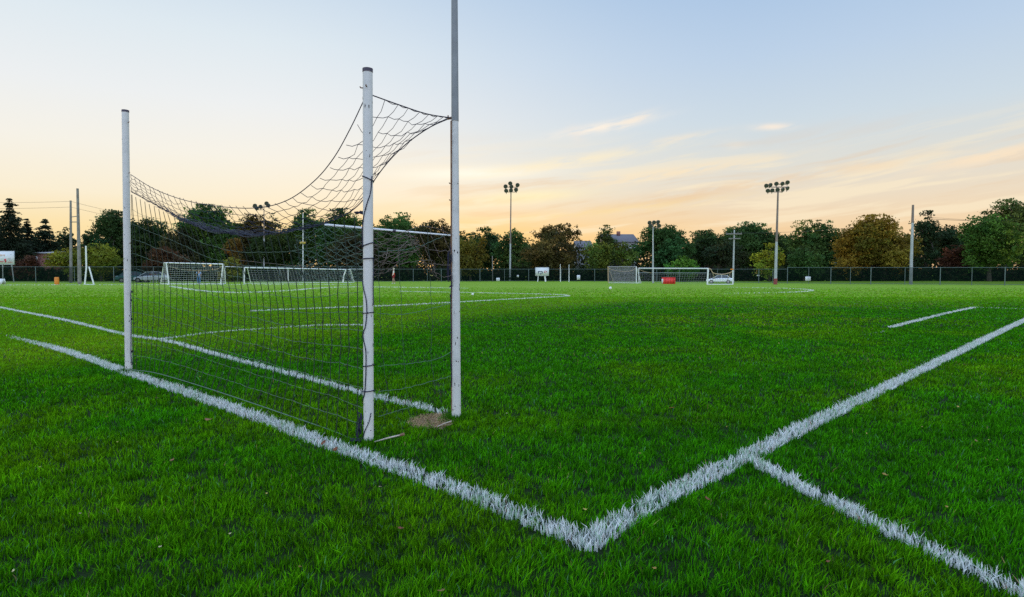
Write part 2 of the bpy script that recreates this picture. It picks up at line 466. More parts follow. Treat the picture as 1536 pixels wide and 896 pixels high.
# ------------------------------------------------------------------ painted lines: centre lines, widths
def gl(pts, n=40): return smooth_pts([G(*p) for p in pts], n)
LINES = {  # name: (points, width, blade height, blade width, density per m2, fade)
    'end_line': (gl([(0, 502), (30, 510), (110, 532), (190, 561), (290, 595), (400, 634), (520, 679), (620, 714), (700, 743), (790, 780), (884, 819), (896, 824)], 60), 0.145, 0.048, 0.0060, 6500, 'start'),
    'side_line': (gl([(872, 824), (884, 817), (960, 770), (1040, 726), (1120, 689), (1230, 632), (1330, 583), (1430, 534), (1536, 482), (1620, 441)], 60), 0.135, 0.050, 0.0065, 7000, None),
    'branch_line': (gl([(1128, 694), (1200, 733), (1300, 784), (1400, 832), (1510, 885), (1600, 926)], 40), 0.105, 0.050, 0.0060, 9000, None),
    'goal_line': (gl([(-120, 437), (0, 462), (100, 482), (190, 504), (250, 513), (330, 535), (400, 554), (470, 572), (560, 597), (620, 610), (668, 621)], 60), 0.115, 0.048, 0.0075, 4200, None),
    'goal_area_line': (gl([(235, 511), (320, 500), (400, 494), (480, 489), (560, 489)], 30), 0.10, 0.040, 0.010, 2300, None),
    'service_line': (gl([(1336, 492), (1380, 481), (1420, 471), (1461, 462)], 30), 0.14, 0.045, 0.010, 2400, None),
    'thin_line': (gl([(1461, 461.5), (1500, 463), (1560, 466)], 20), 0.10, 0.035, 0.014, 700, None),
    'penalty_area_line': (gl([(375, 467.5), (480, 463), (600, 458.5), (720, 452), (800, 447.6), (846, 445.2), (851, 444), (840, 442.6), (780, 441), (700, 439.3), (600, 437.5)], 90), 0.22, 0.05, 0.022, 480, None),
    'faint_line': (gl([(548, 461), (620, 458.5), (690, 456)], 20), 0.10, 0.025, 0.014, 260, None),
    'arc_line': (gl([(255, 430), (300, 436.5), (350, 439.5), (390, 438.5), (440, 436), (480, 432.5), (530, 431), (600, 431.5), (700, 433)], 70), 0.35, 0.075, 0.05, 80, None),
    'centre_circle_line': (gl([(1060, 441), (1130, 440.2), (1185, 439), (1212, 437.3), (1217, 436), (1205, 434.2), (1150, 432.3), (1090, 431.5)], 80), 0.30, 0.060, 0.04, 75, 'start'),
    'faded_line': (gl([(1296, 503.5), (1330, 497)], 8), 0.08, 0.02, 0.012, 320, None),
    'far_touch_line': (gl([(-60, 428.2), (200, 427.6), (420, 427.3), (560, 427)], 60), 0.3, 0.075, 0.07, 60, None),
    'side_faint_line': (gl([(-40, 474), (0, 471.5), (40, 468)], 10), 0.08, 0.02, 0.012, 300, None),
}
def seg_dist(P, pts):
    d = np.full(len(P), 1e9)
    for a, b in zip(pts[:-1], pts[1:]):
        ax, ay = a.x, a.y; bx, by = b.x - a.x, b.y - a.y
        L2 = bx * bx + by * by + 1e-12
        t = np.clip(((P[:, 0] - ax) * bx + (P[:, 1] - ay) * by) / L2, 0, 1)
        dd = np.hypot(P[:, 0] - ax - t * bx, P[:, 1] - ay - t * by)
        np.minimum(d, dd, out=d)
    return d

def blades(P, h, w, tint, lean=0.45, leandir=None, bend=0.5, z0=0.0):
    """5-vertex blades rooted at P (N,2)"""
    n = len(P)
    a = rng.random(n) * 2 * np.pi
    la = rng.random(n) * 2 * np.pi
    lm = np.abs(rng.normal(0, lean, n)) * h
    lx, ly = np.cos(la) * lm, np.sin(la) * lm
    if leandir is not None: lx += leandir[0] * h; ly += leandir[1] * h
    wx, wy = np.cos(a) * w / 2, np.sin(a) * w / 2
    V = np.zeros((n, 5, 3), dtype=np.float32)
    z = h * 0.55
    V[:, 0] = np.stack([P[:, 0] - wx, P[:, 1] - wy, np.full(n, z0 - 0.005)], 1)
    V[:, 1] = np.stack([P[:, 0] + wx, P[:, 1] + wy, np.full(n, z0 - 0.005)], 1)
    mx, my = P[:, 0] + lx * 0.35, P[:, 1] + ly * 0.35
    V[:, 2] = np.stack([mx + wx * 0.85, my + wy * 0.85, z0 + z], 1)
    V[:, 3] = np.stack([mx - wx * 0.85, my - wy * 0.85, z0 + z], 1)
    V[:, 4] = np.stack([P[:, 0] + lx, P[:, 1] + ly, z0 + h], 1)
    i = np.arange(n)[:, None] * 5
    q = (i + np.array([0, 1, 2, 3])); t = (i + np.array([3, 2, 4]))
    idx = np.concatenate([q, t], 1).ravel(); cn = np.tile([4, 3], n)
    T = np.repeat(tint, 5, axis=0)
    return V.reshape(-1, 3), idx, cn, T

def blade_object(name, sets, m, parent=None):
    Vs, Is, Cs, Ts = [], [], [], []; b = 0
    for V, I, C, T in sets:
        Vs.append(V); Is.append(I + b); Cs.append(C); Ts.append(T); b += len(V)
    me = fast_mesh(name, np.concatenate(Vs), np.concatenate(Is), np.concatenate(Cs), tint=np.concatenate(Ts))
    return link(name, me, m, parent)

R1, R2, F1 = G(553, 666), G(193, 559), G(684.5, 630)
DIRT = G(648, 633)
def dirt_r(P):
    dx = (P[:, 0] - DIRT.x); dy = (P[:, 1] - DIRT.y)
    an = np.arctan2(dy, dx)
    return np.hypot(dx / 0.165, dy / 0.21) + 0.18 * np.sin(3 * an + 1) + 0.12 * np.sin(7 * an)
CLEAR = []   # small trodden rings at post feet

def grass():
    sets = []
    def zone(r0, r1, dens, w, hh, fade=False, cl=1.0):
        # wedge in front of the camera with margin for a step aside
        tx = 1.0; m = 2.2 if r1 < 9 else 1.2
        area_box = (2 * (tx * r1 + m)) * (r1 - r0)
        n = int(dens * area_box)
        x = (rng.random(n) * 2 - 1) * (tx * r1 + m); y = r0 + rng.random(n) * (r1 - r0)
        k = np.abs(x) < tx * y + m
        if fade: k &= rng.random(n) > ((y - r0) / (r1 - r0)) ** 0.8
        x, y = x[k], y[k]
        P = np.stack([x, y], 1)
        keep = np.ones(len(P), bool)
        for nm, (pts, wd, *_r) in LINES.items():
            if pts[0].y > r1 + 30 and pts[-1].y > r1 + 30: continue
            d = seg_dist(P, pts)
            edge = wd / 2 * (0.80 + 0.35 * vnoise(P[:, 0], P[:, 1], 0.03, 1))
            prob = 0.10
            fade = np.zeros(len(P))
            if nm == 'end_line':
                fade = np.clip(1 - np.hypot(P[:, 0] - pts[0].x, P[:, 1] - pts[0].y) / 3.4, 0, 1)
            if nm in ('faint_line', 'faded_line', 'thin_line', 'side_faint_line'): fade = np.full(len(P), 0.6)
            keep &= (d > edge) | (rng.random(len(P)) < np.maximum(prob, fade))
        dr = dirt_r(P)
        keep &= (dr > 1.0) | (rng.random(len(P)) < np.clip(0.05 + 0.7 * (dr - 0.4) + 0.7 * (vnoise(P[:, 0], P[:, 1], 0.04, 2) - 0.45), 0.03, 0.7))
        P = P[keep]; x, y = P[:, 0], P[:, 1]; n = len(P)
        # tussock structure: clumps of taller grass, mown swathes, worn patches
        c1 = vnoise(x, y, 0.055, 0); c2 = vnoise(x, y, 0.17, 1); c3 = vnoise(x, y, 0.9, 2); c4 = vnoise(x, y, 3.1, 3)
        keep2 = rng.random(n) < np.clip(-0.02 + 1.5 * c1 + (1 - cl) * 0.7, 0.16, 1.0)
        P = P[keep2]; x, y = P[:, 0], P[:, 1]; c1, c2, c3, c4 = c1[keep2], c2[keep2], c3[keep2], c4[keep2]; n = len(P)
        h = hh * (1.0 + cl * (-0.68 + 0.85 * c1 + 0.32 * c2)) * (0.75 + 0.5 * rng.random(n))
        wd = w * (0.7 + 0.6 * rng.random(n))
        g = (0.35 + 1.15 * rng.random(n) ** 1.8) * (0.72 + 0.56 * c2)
        base = np.stack([0.052 * g, 0.30 * g, 0.002 * g], 1)
        yel = np.stack([0.19 * g, 0.42 * g, 0.002 * g], 1)
        t = np.clip(1.6 * (c3 * 0.55 + c4 * 0.45) - 0.70 + 0.3 * (rng.random(n) - 0.5), 0, 1)[:, None]
        col = base * (1 - t) + yel * t
        blue = rng.random(n) < 0.025
        col[blue] = np.stack([0.10 * g[blue], 0.27 * g[blue], 0.10 * g[blue]], 1)
        dry = rng.random(n) < 0.004 + 0.02 * (c4 > 0.75)
        col[dry] = np.stack([0.32 * g[dry], 0.27 * g[dry], 0.09 * g[dry]], 1)
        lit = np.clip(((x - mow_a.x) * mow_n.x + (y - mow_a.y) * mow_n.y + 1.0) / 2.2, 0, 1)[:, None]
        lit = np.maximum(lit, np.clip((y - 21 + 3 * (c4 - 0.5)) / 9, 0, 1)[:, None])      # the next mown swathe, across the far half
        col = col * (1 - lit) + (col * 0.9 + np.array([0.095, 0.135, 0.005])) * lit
        # grass near the dirt is thin and short
        dr = dirt_r(P); near = np.clip((1.7 - dr) / 0.7, 0, 1); h *= 1 - 0.5 * near
        ld = (0.18 * (c2 - 0.5) + 0.10, -0.22 * (c3 - 0.3))
        sets.append(blades(P, h, wd, col, lean=0.55, leandir=ld))
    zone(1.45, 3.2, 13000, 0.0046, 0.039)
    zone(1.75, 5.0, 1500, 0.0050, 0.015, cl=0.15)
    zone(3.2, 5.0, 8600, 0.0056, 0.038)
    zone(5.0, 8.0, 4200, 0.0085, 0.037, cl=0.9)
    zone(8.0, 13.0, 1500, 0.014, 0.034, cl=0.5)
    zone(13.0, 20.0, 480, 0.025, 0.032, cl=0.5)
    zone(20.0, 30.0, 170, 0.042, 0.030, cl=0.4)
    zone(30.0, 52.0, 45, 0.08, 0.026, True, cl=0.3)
    # uncut tufts at the foot of each post
    for bp in (R1, R2, F1):
        n = 420; an = rng.random(n) * 2 * np.pi; rr = 0.04 + np.abs(rng.normal(0, 0.05, n))
        P = np.stack([bp.x + rr * np.cos(an), bp.y + rr * np.sin(an)], 1)
        g = 0.5 + 0.8 * rng.random(n)
        sets.append(blades(P, 0.035 + 0.035 * rng.random(n), 0.004 + 0.003 * rng.random(n), np.stack([0.05 * g, 0.20 * g, 0.004 * g], 1), lean=0.5))
    o = blade_object('grass', sets, M['grass'])
    tag(o, kind='stuff'); o['label'] = 'thick green mown grass covering the pitch'
grass()

def lines():
    for nm, (pts, wd, hh, bw, dens, fade) in LINES.items():
        Vx = []; 
        L = 0.0
        P = []
        for a, b in zip(pts[:-1], pts[1:]):
            ab = b - a; l = ab.length
            n = rng.poisson(max(0.0, dens * l * wd))
            t = rng.random(n); s = np.clip(rng.normal(0, 0.33, n) if False else (rng.random(n) - 0.5), -0.5, 0.5) * wd
            nx, ny = -ab.y / l, ab.x / l
            P.append(np.stack([a.x + ab.x * t + nx * s, a.y + ab.y * t + ny * s], 1))
        P = np.concatenate(P)
        if len(P) == 0: continue
        if fade == 'start':
            d0 = np.hypot(P[:, 0] - pts[0].x, P[:, 1] - pts[0].y)
            P = P[rng.random(len(P)) < np.clip((d0 / (4.0 if nm == 'end_line' else 6.0)) ** (2.0 if nm == 'end_line' else 1.0), 0.01, 1)]
        n = len(P); x, y = P[:, 0], P[:, 1]
        near = wd < 0.2
        c1 = vnoise(x, y, 0.045, 0); c2 = vnoise(x, y, 0.4, 2)
        if near:
            k = rng.random(n) < np.clip(0.5 + c1, 0, 1); P = P[k]; x, y, c1, c2 = x[k], y[k], c1[k], c2[k]; n = len(P)
        h = hh * (0.55 + 0.6 * c1) * (0.75 + 0.5 * rng.random(n))
        w = bw * (0.7 + 0.6 * rng.random(n))
        g = 0.72 + 0.28 * rng.random(n)
        col = np.stack([0.86 * g, 0.89 * g, 0.87 * g], 1)
        gr = rng.random(n) < 0.14 + 0.22 * (c2 > 0.58)
        col[gr] = col[gr] * np.array([0.55, 0.75, 0.55])
        br = rng.random(n) < 0.025
        col[br] = np.array([0.35, 0.22, 0.17])
        sets = [blades(P, h, w, col, lean=0.5)]
        o = blade_object(nm, sets, M['paint'])
        tag(o, kind='structure')
lines()

# bare patch at the foot of the tall upright
def dirt_patch():
    mb = MB(); vs = [(DIRT.x, DIRT.y, 0.007)]; n = 40
    for r, z in ((0.5, 0.006), (1.0, 0.004), (1.15, -0.01)):
        for k in range(n):
            an = 2 * math.pi * k / n
            rr = r - 0.18 * math.sin(3 * an + 1) * r - 0.12 * math.sin(7 * an) * r
            vs.append((DIRT.x + 0.165 * rr * math.cos(an), DIRT.y + 0.21 * rr * math.sin(an), z + random.uniform(-.003, .003)))
    fs = [(0, 1 + k, 1 + (k + 1) % n) for k in range(n)]
    for q in range(2):
        for k in range(n):
            a = 1 + q * n + k; b = 1 + q * n + (k + 1) % n
            fs.append((a, a + n, b + n, b))
    mb.add(vs, fs)
    tag(mb.build('dirt_patch', M['dirt']), kind='structure')
    n = 1300
    an = rng.random(n) * 2 * np.pi; r = np.sqrt(rng.random(n)) * 1.15
    P = np.stack([DIRT.x + 0.165 * r * np.cos(an), DIRT.y + 0.21 * r * np.sin(an)], 1)
    g = 0.6 + 0.7 * rng.random(n)
    col = np.stack([0.42 * g, 0.29 * g, 0.15 * g], 1)
    o = blade_object('dead_grass', [blades(P, 0.008 + 0.012 * rng.random(n), 0.004 + 0.003 * rng.random(n), col, lean=2.2, z0=0.006)], M['straw'])
    tag(o, kind='stuff'); o['label'] = 'dry straw on the bare patch beside the tall upright'
dirt_patch()

# ------------------------------------------------------------------ the near goal
def upright_top(base, x, y): return D(x, y, base.y)
def post(name, label, base, topx, topy, r0, r1, m, cap=True, extras=None):
    t = thing(name, label, 'goal post', base)
    top = upright_top(base, topx, topy)
    mb = MB(); n = 14; k = 24
    mb.tube([base + Vector((0, 0, -0.05))] + [base.lerp(top, i / k) for i in range(1, k + 1)], [r0] + [r0 + (r1 - r0) * i / k for i in range(1, k + 1)], n)
    # flaked paint: small dark chips, mostly low down
    for q in range(34):
        s = random.random() ** 1.7 * 0.95
        if name == 'upright': s *= 0.55
        p = base.lerp(top, s); an = random.uniform(math.pi * 1.02, math.pi * 1.98)
        rr = r0 + (r1 - r0) * s
        w, hh = random.uniform(.0015, .0055), random.uniform(.002, .016)
        vs = []
        for kk in range(7):
            aa = kk * 2 * math.pi / 7; th = an + w * math.cos(aa) * random.uniform(.6, 1.3) / rr
            vs.append(p + Vector((math.cos(th), math.sin(th), 0)) * (rr + 0.0013) + Vector((0, 0, hh * math.sin(aa) * random.uniform(.6, 1.2))))
        mb.add(vs, [tuple(range(7))], 1)
    mb.build('shaft', [m, M['chip']], t, base)
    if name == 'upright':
        # above the bracket a darker sleeve carries the post's backlit shade as colour
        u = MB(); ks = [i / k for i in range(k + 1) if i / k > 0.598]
        u.tube([base.lerp(top, q) for q in [0.598] + ks], [(r0 + (r1 - r0) * q) + 0.0025 for q in [0.598] + ks], n); u.build('upper_shade_sleeve', M['post_shade'], t, base)
    if cap:
        c = MB(); ax = (top - base).normalized()
        c.tube([top - ax * 0.012, top + ax * 0.012, top + ax * 0.014], [r1 * 1.06, r1 * 1.06, r1 * 0.9], 20)
        c.build('end_cap', M['cap'], t, base)
    # rust stain at the foot and chipped paint
    f = MB(); f.tube([base + Vector((0, 0, 0.0)), base + Vector((0, 0, 0.03))], [r0 * 1.03, r0 * 1.015], 20, caps=False)
    f.build('rust_ring', M['rust'], t, base)
    return t, top

rear_near, top1 = post('rear_post', 'thick white post with dark cap, black cord wound round it, nearest to the camera', R1, 551.5, 106, 0.0355, 0.0335, M['post'])
rear_far, top2 = post('rear_post', 'white capped post of the net standing on the end line, farthest left', R2, 188, 167, 0.0385, 0.0375, M['post'])
upr, topf = post('upright', 'tall white upright running out of the top of the frame, bare soil at its foot', F1, 681.2, -130, 0.0385, 0.020, M['upright'], cap=True)

def on_post(base, top, y_px, ang=None, r=0.0):
    """point on a post's axis at the height seen at y_px"""
    lo, hi = 0.0, 1.0
    for _ in range(40):
        mid = (lo + hi) / 2; p = base.lerp(top, mid); q = p - CAM
        yy = CY - F * q.dot(UP) / q.dot(FWD)
        if yy > y_px: lo = mid
        else: hi = mid
    return base.lerp(top, lo)

# hooks and eyelets on the posts
def hook(t, base, top, y, ang, r, name='hook', m='rust'):
    p = on_post(base, top, y); d = Vector((math.cos(ang), math.sin(ang), 0))
    mb = MB()
    mb.tube([p + d * (r - 0.004), p + d * (r + 0.014), p + d * (r + 0.018) + Vector((0, 0, 0.008))], 0.0042, 7)
    return mb.build(name, M[m], t, base)
L_, R_, FR = math.radians(200), math.radians(-15), math.radians(270)
hook(rear_near, R1, top1, 133, L_, 0.034); hook(rear_near, R1, top1, 132, FR, 0.034)
hook(rear_far, R2, top2, 184, R_, 0.038); hook(rear_far, R2, top2, 260, R_, 0.038); hook(rear_far, R2, top2, 365, R_, 0.038)
hook(rear_far, R2, top2, 526, R_, 0.038)
for y in (276, 301, 375, 402): hook(upr, F1, topf, y, L_, 0.033)
# bolt-on bracket and rusty net strip down the inner side of the upright
def upright_fittings():
    p = on_post(F1, topf, 177)
    b = MB(); b.tube([p + Vector((-0.012, 0, 0)), p + Vector((-0.062, -0.004, -0.006))], [0.013, 0.009], 8)
    b.tube([p + Vector((-0.055, -0.004, -0.016)), p + Vector((-0.055, -0.004, 0.018))], 0.006, 6)
    b.build('bracket', M['rust'], upr, F1)
    s = MB(); s.tube([on_post(F1, topf, y) + Vector((-0.030 - 0.004 * i / 8, -0.012, 0)) for i, y in enumerate((182, 230, 280, 330, 380, 440, 500, 560, 615))], 0.0075, 6)
    s.build('net_strip', M['rust'], upr, F1)
upright_fittings()

def net():
    base = (R1 + R2) / 2
    t = thing('goal_net', 'sagging torn goal net of dark cord strung between three white posts', 'goal net', base)
    rope = lambda name, pts, r, m, n=7: (lambda mb: (mb.tube(pts, r, n), mb.build(name, M[m], t, base))[1])(MB())
    jit = lambda s: Vector((random.gauss(0, s), random.gauss(0, s), random.gauss(0, s)))
    # plan: rear ropes in the plane of the rear posts, front edge from the upright back to the far rear post
    back_px = [(196, 262), (230, 283), (275, 300), (330, 310), (385, 312), (430, 301), (470, 273), (500, 238), (525, 194), (547, 148)]
    side_px = [(558, 143), (600, 158), (640, 171), (676, 177)]
    front_px = [(197, 288), (222, 301), (255, 319), (300, 340), (350, 350), (400, 351), (450, 344), (490, 334), (525, 318), (548, 296), (562, 270), (585, 240), (612, 214), (645, 191), (676, 177)]
    nU = 121
    back = smooth_pts([PL(x, y, R2, R1) for x, y in back_px], nU)
    side = smooth_pts([PL(x, y, R1, F1) for x, y in side_px], 60)
    front = smooth_pts([PL(x, y, R2, F1) for x, y in front_px], nU)
    rope('head_rope', back, 0.0036, 'cord_dark'); rope('head_rope', side, 0.0042, 'cord_dark')
    rope('front_rope', front, 0.0046, 'cord_dark')
    c00, c10, c01, c11 = back[0], back[-1], front[0], front[-1]
    left = [c00.lerp(c01, i / 59) for i in range(60)]
    def samp(c, f):
        f = min(max(f, 0), 1) * (len(c) - 1); i = min(int(f), len(c) - 2); return c[i].lerp(c[i + 1], f - i)
    def coons(u, v):
        p = samp(back, u) * (1 - v) + samp(front, u) * v
        q = samp(left, v) * (1 - u) + samp(side, v) * u
        r = c00 * (1 - u) * (1 - v) + c10 * u * (1 - v) + c01 * (1 - u) * v + c11 * u * v
        w = p + q - r
        w.z -= 0.10 * math.sin(math.pi * v) * math.sin(math.pi * min(1, u * 1.0)) * (1 - u * 0.6)
        return w
    # roof of the net: diamond mesh of knotted cord
    NU, NV = 35, 9
    vm = lambda q: 1 - (1 - q) ** 1.45
    knot = {}
    for i in range(NU + 1):
        for j in range(NV + 1):
            u, v = i / NU, vm(j / NV)
            u2 = u + (0 if i in (0, NU) else random.gauss(0, 0.0035)); v2 = v + (0 if j in (0, NV) else random.gauss(0, 0.014))
            knot[i, j] = coons(min(max(u2, 0), 1), min(max(v2, 0), 1))
    roof = MB()
    for (i, j), p in knot.items():
        for di, dj in ((1, 0), (0, 1)):
            q = knot.get((i + di, j + dj))
            if q is None or (dj == 0 and j in (0, NV)): continue
            if i > NU * 0.55 and random.random() < 0.03: continue      # a torn mesh here and there
            mid = (p + q) / 2 + Vector((0, 0, -0.11 * (p - q).length * random.uniform(0.2, 1.3))) + jit(0.003)
            roof.tube([p, p.lerp(mid, 0.55), mid, q.lerp(mid, 0.55), q], 0.0024, 4, caps=False)
    roof.build('net_roof', [M['cord_dark']], t, base)
    # bunched cords where the roof sags on to its front edge
    gat = MB()
    for k in range(16):
        a, b = random.uniform(0.06, 0.25), random.uniform(0.40, 0.66)
        ph = random.uniform(0, 6)
        pts = []
        for i in range(50):
            u = a + (b - a) * i / 49
            v = 0.78 + 0.0135 * k + 0.03 * math.sin(u * 25 + ph)
            pts.append(coons(u, min(v, 1)) + Vector((0, 0, 0.022 * math.sin(u * 47 + ph) + 0.05 * (k / 15 - 0.25) * math.sin(math.pi * (u - a) / (b - a)))) + jit(0.003))
        gat.tube(pts, 0.0019, 4, caps=False)
    gat.build('gathered_net', M['cord_slate'], t, base)
    # rear curtain, square mesh
    top_px = [(197, 292), (250, 320), (300, 345), (350, 356), (400, 356), (450, 350), (490, 340), (520, 328), (547, 318)]
    bot_px = [(199, 555), (235, 560), (300, 579), (370, 602), (440, 626), (500, 647), (535, 662), (548, 668)]
    tp = smooth_pts([PL(x, y, R2, R1) for x, y in top_px], 200)
    bt = smooth_pts([PL(x, y, R2, R1) for x, y in bot_px], 200)
    d12 = (R1 - R2); L12 = d12.length; d12 = d12 / L12; nrm = Vector((d12.y, -d12.x, 0))
    if nrm.y > 0: nrm = -nrm
    def by_s(c):
        ss = [(p - R2).dot(d12) / L12 for p in c]
        def f(s):
            for i in range(len(ss) - 1):
                if ss[i] <= s <= ss[i + 1]:
                    return c[i].lerp(c[i + 1], (s - ss[i]) / max(ss[i + 1] - ss[i], 1e-9))
            return c[0] if s < ss[0] else c[-1]
        return f
    ft, fb = by_s(tp), by_s(bt)
    def cur(s, v, ph=0):
        p = ft(s).lerp(fb(s), v)
        bulge = -0.16 * math.sin(math.pi * v) * math.sin(math.pi * s)      # the wind and its own weight push it inwards
        return p + nrm * bulge + Vector((0, 0, -0.012 * math.sin(math.pi * ((s * 3.3) % 1)) * math.sin(math.pi * v)))
    NVs, NH = 36, 12
    wob = [[random.gauss(0, 0.006) for _ in range(NH + 1)] for _ in range(NVs + 1)]
    hz = [[random.gauss(0, 0.004) for _ in range(NVs + 1)] for _ in range(NH + 1)]
    ver = MB()
    for i in range(1, NVs):
        stop = NH if random.random() > 0.12 else random.randint(7, NH)
        pts = []
        for j in range(stop * 3 + 1):
            v = j / (NH * 3); jj = j / 3; a = int(min(jj, NH - 1)); fr = jj - a
            w = wob[i][a] * (1 - fr) + wob[i][a + 1] * fr
            pts.append(cur(i / NVs, v) + d12 * w)
        ver.tube(pts, 0.0033, 4, caps=False)
    ver.build('curtain_netting', M['cord_bottle'], t, base)
    hor = MB()
    for j in range(1, NH):
        pts = []
        for i in range(NVs * 3 + 1):
            s = i / (NVs * 3); ii = i / 3; a = int(min(ii, NVs - 1)); fr = ii - a
            w = hz[j][a] * (1 - fr) + hz[j][a + 1] * fr
            pts.append(cur(s, j / NH) + Vector((0, 0, w - 0.004 * math.sin(math.pi * fr))))
        hor.tube(pts, 0.0018, 4, caps=False)
    hor.build('curtain_netting', M['cord_moss'], t, base)
    rope('ground_rope', bt, 0.0038, 'cord_mid')
    # side curtain between the near rear post and the upright: torn, few strings left
    d1f = F1 - R1; s1 = Vector((d1f.x, d1f.y, 0))
    rows = [((567, 378), (620, 372), (676, 350)), ((567, 470), (610, 471), (677, 455)), ((567, 549), (610, 546), (650, 540), (677, 528)),
            ((567, 588), (610, 582), (677, 564)), ((567, 626), (600, 615), (640, 604)), ((567, 415), (610, 430), (677, 408))]
    sc = MB()
    for k, r in enumerate(rows[:5] if True else rows):
        pts = smooth_pts([PL(x, y, R1, F1) for x, y in r], 24)
        sc.tube([p + jit(0.0025) for p in pts], 0.0017, 4, caps=False)
    sc.build('side_netting', M['cord_mid'], t, base)
    sv = MB()
    for col in (((566, 352), (569, 420), (571, 500), (577, 560), (585, 600)), ((598, 356), (600, 420), (603, 480), (606, 540), (611, 600), (618, 640)),
                ((641, 345), (645, 410), (648, 470), (647, 530), (652, 585)), ((597, 625), (603, 640), (604, 652))):
        pts = smooth_pts([PL(x, y, R1, F1) for x, y in col], 26)
        sv.tube([p + jit(0.0025) for p in pts], 0.0017, 4, caps=False)
    sv.build('side_netting', M['cord_green'], t, base)
    # loose flap of stretched hexagonal mesh hanging from the bar behind the curtain
    flap = MB(); NX, NY = 22, 16
    A = [(440, 352), (482, 338), (530, 342), (580, 347), (624, 350)]; B = [(446, 418), (490, 421), (540, 420), (575, 412), (632, 372)]
    ta = smooth_pts([PL(x, y, R2, F1) for x, y in A], 60); tb = smooth_pts([PL(x, y, R2, F1) for x, y in B], 60)
    kn = {}
    for i in range(NX + 1):
        for j in range(NY + 1):
            f = min(max(i / NX + 0.012 * math.sin(j * 0.8), 0), 1)
            kn[i, j] = samp(ta, f).lerp(samp(tb, f), j / NY) + jit(0.006) + Vector((0, 0.05 * math.sin(j * 0.9 + i * 0.4), 0))
    for (i, j), p in kn.items():
        if (i + j) % 2: continue
        mi = 0 if i < NX * 0.55 else 1
        for di in (1, -1):
            q = kn.get((i + di, j + 1))
            if q is None or random.random() < 0.05: continue
            m = (p + q) / 2 - Vector((0, 0, 0.010))
            flap.tube([p, m, q], 0.0019, 4, mi, caps=False)
    flap.build('loose_flap', [M['cord_mid'], M['cord_brown']], t, base)
    # loops of pulled-out cord below the crossbar line at the upright
    lo = MB()
    for r in ([(677, 352), (640, 338), (612, 345), (580, 362), (545, 375), (500, 392), (450, 399), (410, 396), (360, 390)],
              [(612, 345), (622, 375), (645, 403), (668, 417), (677, 412)], [(612, 347), (630, 380), (640, 400), (652, 412), (660, 420)],
              [(618, 362), (640, 373), (660, 377), (676, 377)], [(626, 395), (650, 396), (676, 398)], [(600, 397), (620, 392), (650, 391)],
              [(630, 350), (640, 378), (650, 402), (655, 415)], [(644, 340), (652, 370), (665, 395)], [(663, 337), (668, 360), (677, 380)],
              [(566, 400), (585, 392), (605, 380), (625, 378)], [(566, 385), (590, 378), (612, 362)], [(580, 408), (596, 396), (598, 372)], [(566, 420), (575, 400), (582, 372)]):
        lo.tube([p + jit(0.004) for p in smooth_pts([PL(x, y, R1, F1) if x > 566 else PL(x, y, R2, F1) for x, y in r], 22)], 0.0019, 4, caps=False)
    lo.build('loose_cord', M['cord_brown'], t, base)
    # lacing on the near post: rings and a cord running down its face
    def ring(base_, top_, y, r, tilt=0.0, turns=1):
        p = on_post(base_, top_, y); pts = []
        for i in range(int(18 * turns) + 1):
            a = 2 * math.pi * i / 18
            pts.append(p + Vector((math.cos(a) * (r + 0.004), math.sin(a) * (r + 0.004), 0.012 * tilt * math.cos(a) + 0.006 * i / 18)))
        return pts
    lace = MB()
    for y, tl in ((368, 1.0), (389, 0.1), (470, 0.2), (549, 0.3), (587, 0.2), (269, -1.5)):
        lace.tube(ring(R1, top1, y, 0.0355, tl), 0.0036, 6, caps=False)
    def face(base_, top_, seq, r, m=0.0036):
        pts = []
        for y, ang in seq:
            p = on_post(base_, top_, y); a = math.radians(ang)
            pts.append(p + Vector((math.cos(a), math.sin(a), 0)) * (r + 0.004))
        lace.tube(smooth_pts(pts, 60), m, 6, caps=False)   # the cord in hand
    face(R1, top1, ((265, 330), (290, 310), (310, 265), (335, 215), (372, 200)), 0.0345)
    face(R1, top1, ((388, 340), (400, 345), (430, 340), (458, 345)), 0.037, 0.003)
    face(R1, top1, ((420, 190), (432, 225), (450, 262), (470, 268), (490, 250), (497, 222), (505, 215), (525, 255), (548, 258), (570, 252), (588, 240), (600, 200)), 0.0355)
    face(R1, top1, ((618, 310), (632, 285), (645, 240), (658, 200)), 0.0355, 0.003)
    lace_near = lace; lace = MB()
    face(F1, topf, ((365, 190), (380, 215), (400, 200), (420, 225), (450, 205), (500, 212), (530, 204), (560, 214), (580, 205)), 0.040, 0.0034)
    lace_up = lace; lace = MB()
    face(R2, top2, ((440, 350), (460, 345), (478, 352), (500, 348), (528, 340), (545, 350)), 0.0395, 0.0034)
    # tangle at the foot of the near post and at the upright
    def tangle(lc, c, s, n, r):
        for k in range(n):
            pts = [c + Vector((random.uniform(-1, 1) * s[0], random.uniform(-1, 1) * s[1], random.uniform(-1, 1) * s[2])) for _ in range(5)]
            lc.tube(smooth_pts(pts, 24), r, 5, caps=False)
    tangle(lace_near, R1 + Vector((-0.065, -0.01, 0.13)), (0.022, 0.02, 0.11), 5, 0.0032)
    tangle(lace_near, PL(539, 319, R2, F1), (0.05, 0.03, 0.015), 4, 0.0045)
    tangle(lace_near, R1 + Vector((-0.08, -0.03, 0.03)), (0.05, 0.03, 0.02), 4, 0.0034)
    tangle(lace_up, on_post(F1, topf, 400) + Vector((-0.05, -0.02, 0)), (0.02, 0.02, 0.13), 4, 0.0030)
    for y in (430, 444, 500, 530):
        tangle(lace_up, on_post(F1, topf, y) + Vector((-0.042, -0.01, 0)), (0.008, 0.008, 0.012), 2, 0.003)
